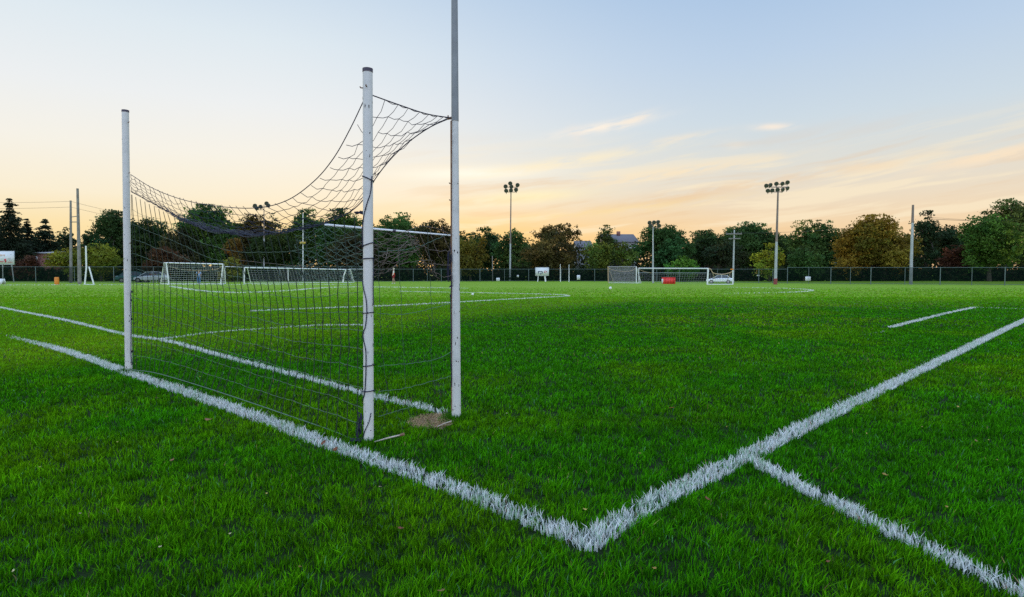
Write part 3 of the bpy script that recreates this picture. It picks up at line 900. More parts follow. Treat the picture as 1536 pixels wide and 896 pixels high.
    for y in (438, 450, 478, 528, 546):
        tangle(lace, on_post(R2, top2, y) + Vector((0.045, 0, 0)), (0.012, 0.008, 0.016), 2, 0.003)
    for l_ in (lace_near, lace_up, lace): l_.build('lacing_cord', M['cord_dark'], t, base)
net()

def bar_across():
    a = PL(488, 337.5, R2, F1); b = PL(679, 353.5, R2, F1)
    t = thing('loose_bar', 'slim tapered white bar caught sideways in the net behind the near post', 'bar', a)
    mb = MB(); mb.tube([a.lerp(b, i / 10) for i in range(11)], [0.0125 - 0.0065 * i / 10 for i in range(11)], 10)
    mb.build('shaft', M['white'], t, a)
    c = MB(); d = (b - a).normalized(); q = a.lerp(b, 0.58)
    c.tube([q - d * 0.015, q + d * 0.015], 0.0125, 8); c.build('clamp', M['cap'], t, a)
bar_across()

def peg(name, label, p0, p1, r, head=True):
    t = thing(name, label, 'ground peg', p0)
    mb = MB(); mb.tube([p0, p0.lerp(p1, 0.5) + Vector((0, 0, 0.003)), p1], [r * 0.8, r, r], 8); mb.build('shaft', M['steelpeg'], t, p0)
    if head:
        h = MB(); d = (p1 - p0).normalized(); h.tube([p1 - d * 0.02, p1 + d * 0.012], [r * 1.6, r * 2.1], 9); h.build('head', M['rust'], t, p0)
    return t
M['steelpeg'] = mat('pale_bent_rod', (0.55, 0.47, 0.40), 0.6, noise=(25, (0.2, 0.11, 0.07), 0.45, 0.7))
peg('ground_peg', 'pale metal peg with dark head lying beside the near post', G(562, 663, 0.03), G(604, 652, 0.06), 0.0055)
peg('ground_peg', 'short thin pale peg lying on the bare soil by the upright', G(656, 640, 0.03), G(677, 632, 0.045), 0.0035, False)

# ------------------------------------------------------------------ fallen leaves and litter
def fallen_leaf(px, py, size, col, label, curl=0.3):
    p = G(px, py, 0.042); n = 12
    an0 = random.uniform(0, 6.28); vs = [Vector((0, 0, 0.0))]
    for k in range(n):
        a = 2 * math.pi * k / n
        r = size * (0.55 + 0.45 * abs(math.sin(a * 2.5 + 0.4))) * random.uniform(0.8, 1.15)
        x, y = r * math.cos(a), r * 0.6 * math.sin(a)
        vs.append(Vector((x * math.cos(an0) - y * math.sin(an0), x * math.sin(an0) + y * math.cos(an0), curl * (x * x + y * y) / size + random.uniform(-.15, .15) * size)))
    tilt = Matrix.Rotation(random.uniform(-0.5, 0.9), 3, 'X')
    vs = [tilt @ v for v in vs]
    V = [tuple(v) for v in vs] + [tuple(v + Vector((0, 0, -0.0012))) for v in vs]
    fs = [(0, 1 + k, 1 + (k + 1) % n) for k in range(n)] + [(n + 1, n + 2 + (k + 1) % n, n + 2 + k) for k in range(n)]
    fs += [(1 + k, n + 2 + k, n + 2 + (k + 1) % n, 1 + (k + 1) % n) for k in range(n)]
    tint = np.array([[c * random.uniform(0.75, 1.2) for c in col] for _ in V])
    me = fast_mesh('fallen_leaf', np.array(V), [i for f in fs for i in f], [len(f) for f in fs], tint=tint)
    o = link('fallen_leaf', me, M['dryleaf']); o.location = p
    tag(o, label, 'leaf', 'fallen leaves on the grass')
BR, YE, RD, GO = (0.30, 0.15, 0.07), (0.50, 0.40, 0.10), (0.26, 0.08, 0.04), (0.42, 0.25, 0.06)
for a in [(312, 630, .034, BR, 'large curled tan leaf lying left of the end line'), (258, 690, .018, BR, 'small brown leaf left of the end line below the tan one'),
          (601, 792, .020, RD, 'reddish leaf standing in the grass below the end line'), (1008, 612, .026, GO, 'golden leaf in the middle of the dark grass between upright and side line'),
          (1328, 712, .020, GO, 'orange leaf in the grass between the side line and the branch line'), (878, 764, .014, YE, 'yellow leaf inside the corner of the two lines'),
          (485, 664, .022, RD, 'red-brown leaf resting on the white end line left of the near post'), (503, 674, .024, RD, 'dark red leaf on the end line close to the near post'),
          (545, 604, .014, BR, 'small brown leaf against the near post on the goal line'), (1464, 661, .018, BR, 'dark brown leaf near the right edge on the grass right of the side line'),
          (982, 852, .012, GO, 'small orange leaf near the bottom middle'), (1242, 842, .012, RD, 'small reddish leaf below the branch line'),
          (1437, 610, .014, YE, 'pale yellow leaf on the right beyond the side line'), (1061, 748, .016, RD, 'brown leaf stuck in the side line near the corner'),
          (235, 597, .016, BR, 'tan leaf just behind the foot of the far left post'), (662, 886, .016, BR, 'brown leaf at the bottom edge below the end line')]:
    fallen_leaf(*a)
for px, py in [(20, 856), (176, 663), (160, 625), (345, 800), (300, 565), (60, 700), (570, 730), (760, 620), (930, 560), (1090, 640), (1190, 560), (1260, 600), (1150, 530),
               (1383, 640), (1496, 690), (1300, 650), (400, 740), (450, 850), (1420, 760), (960, 680), (830, 560), (720, 540), (1058, 575), (1483, 660), (120, 770), (240, 820)]:
    fallen_leaf(px, py, random.uniform(0.006, 0.010), random.choice((YE, YE, GO, (0.6, 0.5, 0.3))), 'tiny pale yellow fleck of leaf lying on the open grass')

def ball(px, py, r, label):
    p = G(px, py); mb = MB(); n, k = 14, 9; vs = []; fs = []
    for i in range(k + 1):
        for j in range(n):
            a = math.pi * i / k; b = 2 * math.pi * j / n
            vs.append(p + Vector((r * math.sin(a) * math.cos(b), r * math.sin(a) * math.sin(b), r - r * math.cos(a))))
    for i in range(k):
        for j in range(n):
            fs.append((i * n + j, i * n + (j + 1) % n, (i + 1) * n + (j + 1) % n, (i + 1) * n + j))
    mb.add(vs, fs); o = mb.build('ball', M['ball'], None, p); o.location = p
    tag(o, label, 'ball', 'small white balls on the pitch')
ball(709, 443.5, 0.07, 'small white ball lying just right of the tall upright by the penalty line')
ball(915.5, 434.6, 0.11, 'small white ball lying in front of the far right goal')

# ------------------------------------------------------------------ trees
def leaf_mesh(name, C, size, col, parent, origin, aspect=0.7, droop=None):
    n = len(C)
    nrm = rng.normal(size=(n, 3)); nrm[:, 2] += 0.5; nrm /= np.linalg.norm(nrm, axis=1)[:, None]
    a = rng.normal(size=(n, 3)); a -= nrm * (a * nrm).sum(1)[:, None]; a /= np.linalg.norm(a, axis=1)[:, None] + 1e-9
    if droop is not None:
        a = droop + 0.35 * a; a /= np.linalg.norm(a, axis=1)[:, None]
        nrm = np.cross(a, rng.normal(size=(n, 3))); nrm /= np.linalg.norm(nrm, axis=1)[:, None] + 1e-9
    b = np.cross(nrm, a)
    s = (size * (0.6 + 0.8 * rng.random(n)))[:, None]
    V = np.stack([C - a * s * 0.5, C + b * s * 0.5 * aspect + a * s * 0.08, C + a * s * 0.55, C - b * s * 0.5 * aspect + a * s * 0.08], 1).reshape(-1, 3)
    V = V - np.array(origin)
    idx = np.arange(n * 4); cn = np.full(n, 4)
    me = fast_mesh(name, V, idx, cn, tint=np.repeat(col, 4, axis=0))
    return link(name, me, M['leaf'], parent)

def broadleaf(label, px, topy, hw, depth, col, cat='tree', boty=None, dens=1.0, open_=0.0, name='broadleaf_tree', group='trees behind the fence', var=0.3):
    base = D(px, HOR, depth); base.z = 0
    top = D(px, topy, depth).z; R = (1.20 if hw < 40 else 1.08) * hw / F * depth
    low = D(px, boty, depth).z if boty else max(0.5, top * 0.06)
    t = thing(name, label, cat, base, group)
    hgt = (top - low) * 1.03
    ctr = np.array([base.x, base.y, low + hgt * 0.38]); ax = np.array([R, R * 0.85, hgt * 0.62])
    sz = float(np.clip(0.0030 * depth, 0.2, 0.40))
    # a crown is a heap of boughs: each bough an uneven lobe of leaf sprays
    nl = int(np.clip(14 + R * R * hgt * 0.06, 14, 46))
    lob = []
    for k in range(nl):
        d = rng.normal(size=3); d /= np.linalg.norm(d)
        if d[2] < -0.62: d[2] = abs(d[2])
        if k >= nl - 5: d = np.array([(-0.55, 0.0, 0.83), (0.5, 0.1, 0.86), (0.05, 0, 1.0), (-0.9, 0, 0.42), (0.9, 0, 0.42)][nl - 1 - k]); d = d / np.linalg.norm(d)
        s_ = (0.19 + 0.21 * rng.random())
        r = (1.0 - s_ * 0.9) * (0.70 + 0.40 * rng.random()) if k > nl // 4 else 0.4 * rng.random()
        lob.append((ctr + d * ax * r, s_ * (1.25 if k <= nl // 4 else 1.0)))
    Cs, Gs, Hs, Ss = [], [], [], []
    for c_, s_ in lob:
        ra = np.maximum(ax * s_, 0.45); ra = np.minimum(ra, ra.min() * 1.6)
        area = ra[0] * ra[2]
        ns = int(np.clip(area * 15 * dens * (1 - open_), 8, 130))
        d = rng.normal(size=(ns, 3)); d /= np.linalg.norm(d, axis=1)[:, None]
        sp = c_ + d * ra * (0.50 + 0.72 * rng.random((ns, 1)))
        per = 15
        P = np.repeat(sp, per, axis=0) + np.clip(rng.normal(0, 1, (ns * per, 3)), -2, 2) * np.array([0.30, 0.30, 0.17])
        Cs.append(P); Gs.append(np.repeat((1 + var * rng.normal()) * (1 + 0.17 * rng.normal(size=ns)), per)); Hs.append(np.full(ns * per, rng.normal(0, 0.12)))
        Ss.append(np.full(ns * per, sz))
        # inner leaves close the lobe
        ni = int(area * 16 * (1 - 0.75 * open_ ** 0.5))
        if ni:
            q = rng.normal(size=(ni, 3)); q /= np.linalg.norm(q, axis=1)[:, None]
            Cs.append(c_ + q * ra * 0.8 * rng.random((ni, 1)) ** 0.5); Gs.append(np.full(ni, 0.9)); Hs.append(np.zeros(ni)); Ss.append(np.full(ni, sz * 1.9))
    C = np.concatenate(Cs); g = np.concatenate(Gs); hue = np.concatenate(Hs); S = np.concatenate(Ss); n = len(C)
    C[:, 2] = np.maximum(C[:, 2], 0.12)
    C[:, 2] = np.minimum(C[:, 2], top + 0.25)
    g = np.clip(g, 0.4, 2) * (1 + 0.10 * rng.normal(size=n))
    colr = np.clip(np.stack([col[0] * g * (1 + hue * 1.4), col[1] * g, col[2] * g * (1 - hue) * 0.7], 1) * 1.35, 0.003, 0.8)
    tr = MB(); r0 = 0.06 + 0.026 * top
    fork = Vector((base.x, base.y, low + hgt * 0.25))
    tr.tube([base - Vector((0, 0, 0.1)), base.lerp(fork, 0.5) + Vector((random.uniform(-.1, .1), 0, 0)), fork, Vector((base.x + random.uniform(-.3, .3), base.y, low + hgt * 0.8))], [r0, r0 * 0.8, r0 * 0.65, r0 * 0.12], 8)
    lim = MB()
    for c_, s_ in lob[:20]:
        b_ = fork.lerp(Vector((base.x, base.y, low + hgt * 0.7)), random.random())
        e = Vector(c_); m = b_.lerp(e, 0.5) + Vector((random.uniform(-.25, .25), random.uniform(-.2, .2), 0.25))
        lim.tube([b_, m, e, e + (e - m) * 0.6], [r0 * 0.4, r0 * 0.25, r0 * 0.13, r0 * 0.04], 5)
    tr.build('trunk', M['bark'], t, base); lim.build('limb', M['bark'], t, base)
    leaf_mesh('crown', C, S, colr, t, base)
    return t

def conifer(label, px, topy, hw, depth, col, loose=0.0, name='conifer_tree', group='trees behind the fence'):
    base = D(px, HOR, depth); base.z = 0
    top = D(px, topy, depth).z; R = 1.5 * hw / F * depth
    t = thing(name, label, 'tree', base, group)
    tr = MB(); r0 = 0.05 + 0.022 * top
    tr.tube([base - Vector((0, 0, .1)), Vector((base.x, base.y, top * 0.6)), Vector((base.x, base.y, top * 0.985))], [r0, r0 * 0.5, 0.015], 8)
    lim = MB(); Cs = []; Dr = []
    tiers = int(top / (0.30 + 0.10 * loose))
    for k in range(tiers):
        f = (k + 0.5) / tiers
        z = top * (0.05 + 0.94 * f) + rng.normal() * 0.12
        rad = R * (1 - f) ** 0.8 * (1 + 0.16 * rng.normal()) * (1 + loose * rng.normal() * 0.35) + 0.12
        nb = int(4 + 5 * (1 - f)); ph = rng.random()
        for b in range(nb):
            if loose and rng.random() < loose * 0.30: continue
            an = 2 * np.pi * (b + ph + rng.random() * 0.8) / nb
            L = rad * (0.6 + 0.5 * rng.random())
            dirv = np.array([math.cos(an), math.sin(an), 0])
            up = (0.10 if loose else -0.18) * L
            e = np.array([base.x, base.y, z]) + dirv * L + np.array([0, 0, up])
            s = np.array([base.x, base.y, z])
            lim.tube([Vector(s), Vector((s + e) / 2 + np.array([0, 0, 0.06 * L])), Vector(e)], [0.05 * (1 - f) + 0.015, 0.03 * (1 - f) + 0.01, 0.006], 4, caps=False)
            m = int(8 + 24 * L)
            q = rng.random(m) ** 0.75
            P = s + (e - s) * q[:, None] + rng.normal(size=(m, 3)) * np.array([0.16, 0.16, 0.09]) * (0.5 + 0.5 * L)
            P[:, 2] += 0.06 * L * np.sin(np.pi * q)
            Cs.append(P); Dr.append(np.repeat((dirv + np.array([0, 0, -0.35]))[None], m, 0))
    C = np.concatenate(Cs); Dd = np.concatenate(Dr)
    g = 1 + 0.28 * rng.normal(size=len(C))
    colr = np.clip(np.stack([col[0] * g, col[1] * g, col[2] * g], 1), 0.003, 0.5)
    tr.build('trunk', M['bark'], t, base); lim.build('limb', M['bark'], t, base)
    leaf_mesh('crown', C, np.full(len(C), 0.0040 * depth), colr, t, base, aspect=0.42, droop=Dd)
    return t

DKG, GRN, OLV, BRN, GLD, YLG, BRG, RDB, ORG = (0.032, 0.060, 0.022), (0.050, 0.105, 0.030), (0.085, 0.115, 0.026), (0.070, 0.058, 0.022), (0.16, 0.115, 0.022), (0.20, 0.21, 0.025), (0.07, 0.17, 0.03), (0.08, 0.034, 0.028), (0.14, 0.075, 0.02)
PIN, SPR = (0.026, 0.045, 0.022), (0.022, 0.036, 0.018)
conifer('dark spruce cut off by the left edge of the picture', -12, 302, 26, 100, SPR)
conifer('tall pointed spruce rising over the white scoreboard', 18, 297, 22, 98, SPR)
conifer('lower spruce between the two tallest ones on the left', 43, 328, 18, 104, SPR)
conifer('spruce standing over the brick house', 70, 329, 24, 104, PIN)
broadleaf('open pine left of the wooden utility pole', 99, 340, 19, 108, PIN, open_=0.4, name='pine_tree')
broadleaf('ragged pine between utility pole and leftmost post', 138, 337, 20, 108, PIN, open_=0.4, name='pine_tree')
broadleaf('dark bushy tree hidden partly by the far left post', 176, 318, 36, 100, DKG)
broadleaf('loose dark tree seen through the net right of the far left post', 232, 326, 34, 104, DKG, open_=0.25)
broadleaf('low dark tree over the white box goal', 272, 345, 30, 100, (0.035, 0.04, 0.02))
broadleaf('large round tree above the white box goal', 311, 309, 42, 104, GRN, dens=1.1)
broadleaf('slender orange autumn tree behind the low goals', 352, 352, 10, 96, ORG, boty=402)
broadleaf('thin crowned tree behind the net under the floodlight', 392, 321, 34, 112, BRN, open_=0.35)
broadleaf('dark green tree in front of the thin crowned one', 415, 345, 34, 98, DKG)
broadleaf('rounded tree left of the near post behind the net', 458, 312, 30, 106, GRN)
broadleaf('broad green tree right behind the near post', 510, 315, 40, 104, GRN)
broadleaf('dark brownish tree under the loose net flap', 530, 350, 42, 98, (0.05, 0.045, 0.025))
broadleaf('big green tree framed by near post and upright', 602, 322, 42, 106, GRN)
broadleaf('brown tinged tree left of the upright', 652, 330, 28, 100, (0.06, 0.055, 0.025))
broadleaf('olive gold tree just right of the upright', 706, 356, 28, 90, (0.11, 0.10, 0.022))
broadleaf('thin dark tree behind the olive gold one', 728, 342, 30, 108, DKG, open_=0.2)
broadleaf('green tree behind the six lamp floodlight', 768, 345, 27, 98, (0.05, 0.09, 0.03))
broadleaf('sparse high crown above the brown autumn tree', 836, 337, 36, 110, (0.075, 0.06, 0.022), open_=0.35, boty=372)
broadleaf('wide brown autumn tree behind the white sign on legs', 826, 362, 44, 92, BRN)
broadleaf('green tree peeping over the grey roofed house', 909, 340, 19, 122, (0.06, 0.085, 0.03))
broadleaf('olive green tree left of the grey roofed house', 901, 361, 24, 92, OLV)
broadleaf('small olive tree before the grey roof', 938, 362, 17, 92, OLV, open_=0.15)
broadleaf('massive dome shaped dark green tree behind the far right goal', 1000, 339, 46, 98, (0.034, 0.080, 0.030), dens=1.3)
broadleaf('dark tree right of the dome shaped one', 1062, 346, 26, 104, DKG)
broadleaf('tall dense tree behind the crossarm pole', 1118, 336, 52, 106, (0.044, 0.090, 0.032), dens=1.2)
broadleaf('dark rugged tree between far right goal and crossarm pole', 1090, 362, 30, 96, (0.028, 0.038, 0.02), open_=0.1)
broadleaf('bright green round bush behind the far right goal', 1025, 387, 23, 84, BRG, 'bush', boty=424, name='round_bush', group='shrubs behind the fence', dens=1.5)
broadleaf('yellow green tree just left of the ten lamp floodlight', 1154, 368, 22, 86, YLG)
broadleaf('loose green tree right of the ten lamp floodlight', 1222, 333, 42, 102, (0.050, 0.095, 0.030))
broadleaf('dense smaller green tree under the loose one', 1206, 370, 24, 90, (0.045, 0.09, 0.03), dens=1.2)
broadleaf('great golden olive tree left of the bare grey pole', 1308, 326, 56, 92, GLD, dens=1.3)
broadleaf('dark pine right behind the bare grey pole', 1388, 319, 25, 98, PIN, open_=0.22, name='pine_tree')
broadleaf('lower dark pine with layered boughs right of the grey pole', 1416, 337, 30, 100, PIN, open_=0.22, name='pine_tree')
broadleaf('dull red shrub between pine and right hand tree', 1436, 371, 24, 92, RDB, 'tree')
broadleaf('large green tree near the right edge', 1484, 322, 46, 88, (0.060, 0.120, 0.026))
broadleaf('high open crown above the right hand green tree', 1506, 300, 34, 98, (0.065, 0.09, 0.028), open_=0.35, boty=352)
broadleaf('green tree cut by the right edge', 1560, 304, 44, 92, (0.05, 0.08, 0.028))
broadleaf('yellow green shrub at the foot of the wooden poles', 104, 372, 30, 88, (0.14, 0.15, 0.022), 'bush', name='shrub', group='shrubs behind the fence')
broadleaf('yellow green shrub left of the far left post', 152, 368, 34, 88, (0.13, 0.15, 0.022), 'bush', name='shrub', group='shrubs behind the fence')
broadleaf('dark red shrub beside the brick house', 42, 386, 16, 90, RDB, 'bush', name='shrub', group='shrubs behind the fence')
broadleaf('reddish shrub seen through the net over parked cars', 250, 372, 30, 92, (0.07, 0.035, 0.025), 'bush', name='shrub', group='shrubs behind the fence')
broadleaf('clipped olive hedge bush right of the white box goal', 348, 389, 15, 84, (0.13, 0.14, 0.03), 'bush', boty=424, name='shrub', group='shrubs behind the fence', dens=1.4)

for a in [('dim tree filling the gap behind the tree right of the far left post', 205, 336, 30, 116, DKG), ('dim green tree closing the gap left of the thin crowned tree', 352, 338, 30, 116, (0.04, 0.075, 0.026)),
          ('dim tree in the gap just left of the near post', 555, 336, 28, 118, DKG), ('dim tree directly behind the upright', 680, 345, 30, 118, (0.04, 0.07, 0.025)),
          ('low dim tree behind the white sign on legs', 800, 366, 26, 116, DKG), ('low dim tree behind the pale house', 868, 368, 24, 124, (0.045, 0.07, 0.026)),
          ('dim green tree between dome shaped tree and tall dense tree', 1056, 348, 26, 118, (0.042, 0.08, 0.028)), ('dim tree behind the ten lamp floodlight', 1176, 353, 26, 118, (0.042, 0.08, 0.028)),
          ('low dim tree between loose green tree and golden tree', 1256, 372, 22, 118, DKG), ('dim tree between golden tree and bare grey pole', 1356, 350, 26, 118, DKG),
          ('dim green tree behind the dull red shrub', 1450, 352, 28, 116, (0.045, 0.08, 0.028))]:
    broadleaf(*a)

# understorey: the unbroken dark growth behind the fence
def undergrowth():
    n = 1700
    xs = rng.random(n) * 1860 - 160
    back = rng.random(n) < 0.62
    dep = np.where(back, 103 + rng.random(n) * 16, 90 + rng.random(n) * 6)
    top = np.where(back, 380 - 20 * vnoise(xs, xs * 0, 55, 1) - 10 * vnoise(xs, xs * 0 + 9, 18, 2), 405 - 9 * vnoise(xs, xs * 0 + 4, 40, 3))
    C = []; K = []
    for x, d, ty in zip(xs, dep, top):
        b = D(x, HOR, d); zt = D(x, ty, d).z * (0.7 + 0.3 * rng.random()); m = 46
        P = np.stack([b.x + rng.normal(0, 0.8, m), b.y + rng.normal(0, 0.6, m), np.maximum(0.05, rng.random(m) * zt)], 1)
        c = 0.7 * np.array([(0.022, 0.034, 0.012), (0.03, 0.045, 0.013), (0.036, 0.03, 0.012), (0.035, 0.058, 0.016)][rng.integers(4)])
        C.append(P); K.append(np.clip(c[None] * (1 + 0.3 * rng.normal(size=(m, 1))), 0.003, 1))
    o = leaf_mesh('undergrowth', np.concatenate(C), np.full(n * 46, 0.5), np.concatenate(K), None, (0, 0, 0))
    tag(o, kind='stuff'); o['label'] = 'dark undergrowth filling the ground behind the fence'
undergrowth()

# ------------------------------------------------------------------ fence
def fence():
    runs = [([(-90, 424.6), (54, 424.6), (171, 424.8), (290, 424.6), (420, 424.0), (560, 423.4)], 'dark green mesh fence behind the goals on the left half of the field', 400.5),
            ([(560, 423.4), (620, 423.1), (662, 423.0), (720, 422.8), (793, 422.6), (892, 422.8)], 'dark mesh fence in the middle behind the white sign on legs', 404),
            ([(892, 422.8), (985, 423.6), (1019, 424), (1138, 425.2), (1181, 425.8)], 'dark mesh fence behind the far right goal', 404),
            ([(1181, 425.8), (1246, 426.5), (1306, 427.2), (1410, 427.8), (1507, 428.6), (1620, 429.4)], 'dark mesh fence with grey posts at the right side of the field', 401.5)]
    for pts, label, ty in runs:
        g = [G(*p) for p in pts]; base = g[0]
        t = thing('mesh_fence', label, 'fence', base, 'fence round the field')
        pan = MB(); rail = MB(); hts = []
        for p in pts:
            yy = ty; q = G(*p); hts.append(D(p[0], yy, q.y).z)
        for i in range(len(g)):
            po = MB(); po.tube([g[i] - Vector((0, 0, .1)), g[i] + Vector((0, 0, hts[i] + 0.05))], 0.042, 8)
            if i < len(g) - 1 or ty == 401.5: po.build('post', M['fpost'], t, base)
        for i in range(len(g) - 1):
            a, b = g[i], g[i + 1]; m = 4
            za, zb = hts[i], hts[i + 1]
            o = Vector((0, 0.05, 0))
            pan.add([a + o + Vector((0, 0, 0.06)), b + o + Vector((0, 0, 0.06)), b + o + Vector((0, 0, zb)), a + o + Vector((0, 0, za))], [(0, 1, 2, 3)])
            for k in range(1, m + 1 if False else 2):
                q = a.lerp(b, 0.5); po = MB(); po.tube([q - Vector((0, 0, .1)), q + Vector((0, 0, (za + zb) / 2))], 0.028, 6); po.build('post', M['fpost'], t, base)
            rail.tube([a + Vector((0, 0, za)), b + Vector((0, 0, zb))], 0.022, 6)
            rail.tube([a + Vector((0, 0, 0.10)), b + Vector((0, 0, 0.10))], 0.018, 6)
        pan.build('mesh_panel', M['screen'], t, base, smooth=False); rail.build('rail', M['fpost'], t, base)
fence()

# ------------------------------------------------------------------ poles, floodlights, wires
def floodlight(label, px, by, ty, lamps, depth=None, split=0.6, red=False, upper='brownpole', w=0.11, arms=True, tx=None):
    base = G(px, by) if depth is None else D(px, HOR, depth)
    base.z = 0; d = base.y
    top = D(tx if tx is not None else px, ty, d)
    t = thing('floodlight', label, 'floodlight', base, 'sports field floodlights')
    m = base.lerp(top, split)
    a = MB(); a.tube([base - Vector((0, 0, .1)), m], [w, w * 0.75], 10); a.build('lower_pole', M['galv'], t, base)
    b = MB(); b.tube([m, top], [w * 0.72, w * 0.5], 10); b.build('upper_pole', M[upper], t, base)
    if red:
        r = MB(); r.tube([base, base.lerp(top, 0.065)], [w * 1.12, w * 1.1], 10); r.build('red_band', M['redband'], t, base)
    rows = {}
    for lx, ly in lamps: rows.setdefault(round(ly / 9), []).append((lx, ly))
    arm = MB()
    allx = [lx for lx, _ in lamps]
    for ly in sorted({ly for _, ly in lamps}): pass
    for row in rows.values():
        x0, x1 = min(q[0] for q in row), max(q[0] for q in row); yy = sum(q[1] for q in row) / len(row) + 3
        if len(row) > 1 or abs(x0 - px) > 2:
            p0, p1 = D(min(x0, px), yy, d), D(max(x1, px), yy, d)
            arm.tube([p0, p1], 0.05, 6)
    hi = min(ly for _, ly in lamps)
    arm.tube([top - Vector((0, 0, 0.1)), D(px, hi + 2, d)], 0.05, 6)
    arm.build('crossarm', M['brownpole'], t, base)
    for lx, ly in lamps:
        c = D(lx, ly, d)
        yaw = random.uniform(-0.5, 0.5) + (lx - px) * 0.01
        dirv = Vector((math.sin(yaw), -math.cos(yaw), -0.42)).normalized()
        s = 3.1 / F * d
        h = MB(); h.tube([c - dirv * s * 0.7, c - dirv * s * 0.55, c - dirv * s * 0.1, c + dirv * s * 0.55, c + dirv * s * 0.6], [s * 0.25, s * 0.55, s * 0.9, s * 1.05, s * 1.0], 12)
        h.tube([c - dirv * s * 0.3 + Vector((0, 0, -s * 0.4)), c + Vector((0, 0.05, -s * 1.6))], s * 0.16, 6)
        ho = h.build('lamp_head', M['lampcase'], t, base)
        l = MB(); l.tube([c + dirv * s * 0.56, c + dirv * s * 0.64], [s * 0.9, s * 0.86], 12); l.build('lens', M['lens'], ho, base)
    return t
floodlight('floodlight on a grey and brown pole carrying a ring of six lamps', 765, 422, 287, [(758, 279.5), (765.5, 275), (766.5, 280), (776, 277.5), (759.5, 286), (766, 285.5), (774.5, 284.5)], split=0.42, w=0.16, tx=766.5)
floodlight('tall floodlight with two rows of ten lamps, red band at its foot', 1163, 427, 287, [(1149, 278.5), (1155, 277.5), (1164.5, 275.5), (1173, 275.5), (1181, 273.5), (1152, 286), (1158, 285.5), (1166.5, 284.5), (1173.5, 284.5), (1180.5, 282.5)], split=0.46, red=True, w=0.17, tx=1167)
floodlight('short grey floodlight with five lamps behind the far right goal', 979.5, 425, 340, [(974, 334), (980.5, 333.5), (986.5, 333), (976, 339.5), (988.5, 338.5)], upper='galv', w=0.12)
floodlight('distant floodlight seen through the sagging net roof', 396, 424, 316, [(383, 308.5), (391, 310), (400, 305), (403, 308), (385, 312)], depth=96, upper='brownpole', w=0.12)

def pole(name, label, px, by, tx, ty, w, m='galv', depth=None, cat='pole', band=None):
    base = G(px, by) if depth is None else D(px, HOR, depth)
    base.z = 0; top = D(tx, ty, base.y)
    t = thing(name, label, cat, base)
    mb = MB(); mb.tube([base - Vector((0, 0, .1)), base.lerp(top, 0.5), top], [w, w * 0.82, w * 0.62], 10); mb.build('shaft', M[m], t, base)
    return t, base, top
t, b, tp = pole('utility_pole', 'bare grey steel pole before the dark pines on the right', 1366, 427, 1369.5, 308, 0.17)
c = MB(); c.tube([b.lerp(tp, 0.78) , tp + Vector((0, 0, 0.03))], [0.135, 0.108], 10); c.build('upper_sleeve', M['brownpole'], t, b)
t, b, tp_a = pole('utility_pole', 'shorter weathered wooden utility pole, left of the pair', 106.5, 424.5, 106, 301, 0.18, 'wood')
brk = MB(); q = b.lerp(tp_a, 0.80); brk.tube([q, q + Vector((0.8, 0, 0.1))], 0.05, 6); q = b.lerp(tp_a, 0.74); brk.tube([q, q + Vector((0.9, 0, 0))], 0.06, 6); brk.build('bracket', M['wood'], t, b)
t, b2, tp_b = pole('utility_pole', 'taller pale wooden utility pole, right of the pair', 119.5, 426, 116.3, 283, 0.20, 'wood')
t, b3, tp_c = pole('utility_pole', 'grey pole with wooden crossarm behind the far right goal', 1099.5, 425, 1101.5, 345, 0.12, 'galv')
xa = MB(); q = b3.lerp(tp_c, 0.92)
xa.box(q + Vector((-0.1, -0.12, 0)), (1.9, 0.12, 0.14)); xa.box(q + Vector((0, -0.12, -0.55)), (1.4, 0.1, 0.12)); xa.build('crossarm', M['wood'], t, b3, smooth=False)
for dx in (-0.95, -0.35, 0.4, 0.8):
    ins = MB(); p = q + Vector((dx, -0.12, 0.07)); ins.tube([p, p + Vector((0, 0, 0.14)), p + Vector((0, 0, 0.2))], [0.035, 0.06, 0.03], 8); ins.build('insulator', M['lampcase'], t, b3)
t, b, tp = pole('slim_pole', 'slim white pole with a small yellow lamp box standing behind the net', 454.5, 422.5, 454.5, 320, 0.075, 'white')
yb = MB(); q = D(454.5, 364.5, b.y); yb.box(q + Vector((0, -0.1, 0)), (0.75, 0.3, 0.3)); yb.build('lamp_box', mat('yellow_lamp_box', (0.55, 0.38, 0.06), 0.5), t, b, smooth=False)
pole('slim_pole', 'thin brown post by the fence left of the six lamp floodlight', 739, 422.5, 738.5, 384, 0.075, 'wood')
pole('goal_upright', 'left one of two slim white posts beside the sign on legs', 840.5, 423, 840.5, 396.5, 0.055, 'white')
pole('goal_upright', 'right one of two slim white posts beside the sign on legs', 853.5, 423, 853.5, 397, 0.055, 'white')

def wire(label, a, b, sag, r=0.03):
    mb = MB(); pts = []
    for i in range(31):
        f = i / 30; p = a.lerp(b, f); p.z -= sag * 4 * f * (1 - f); pts.append(p)
    mb.tube(pts, r, 5)
    o = mb.build('power_line', M['wire'], None, a); o.location = a
    tag(o, label, 'power line', 'power lines')
wire('upper power line running left from the wooden pole', D(-160, 298, 76), tp_a + Vector((0, 0, -0.1)), 0.3, 0.015)
wire('lower power line running left from the wooden pole', D(-160, 311, 76), tp_a + Vector((0, 0, -0.8)), 0.2, 0.015)
wire('power line sloping from the wooden poles down behind the far left post', tp_a + Vector((0, 0, -0.1)), D(240, 328, 104), 0.3, 0.015)
wire('lower power line sloping from the wooden poles to the right', tp_a + Vector((0, 0, -0.8)), D(240, 334, 104), 0.3, 0.015)
wire('power line from the crossarm pole to the right past the floodlight', q * 0 + tp_c + Vector((0, 0, -0.4)), D(1330, 335, 100), 0.4, 0.018)
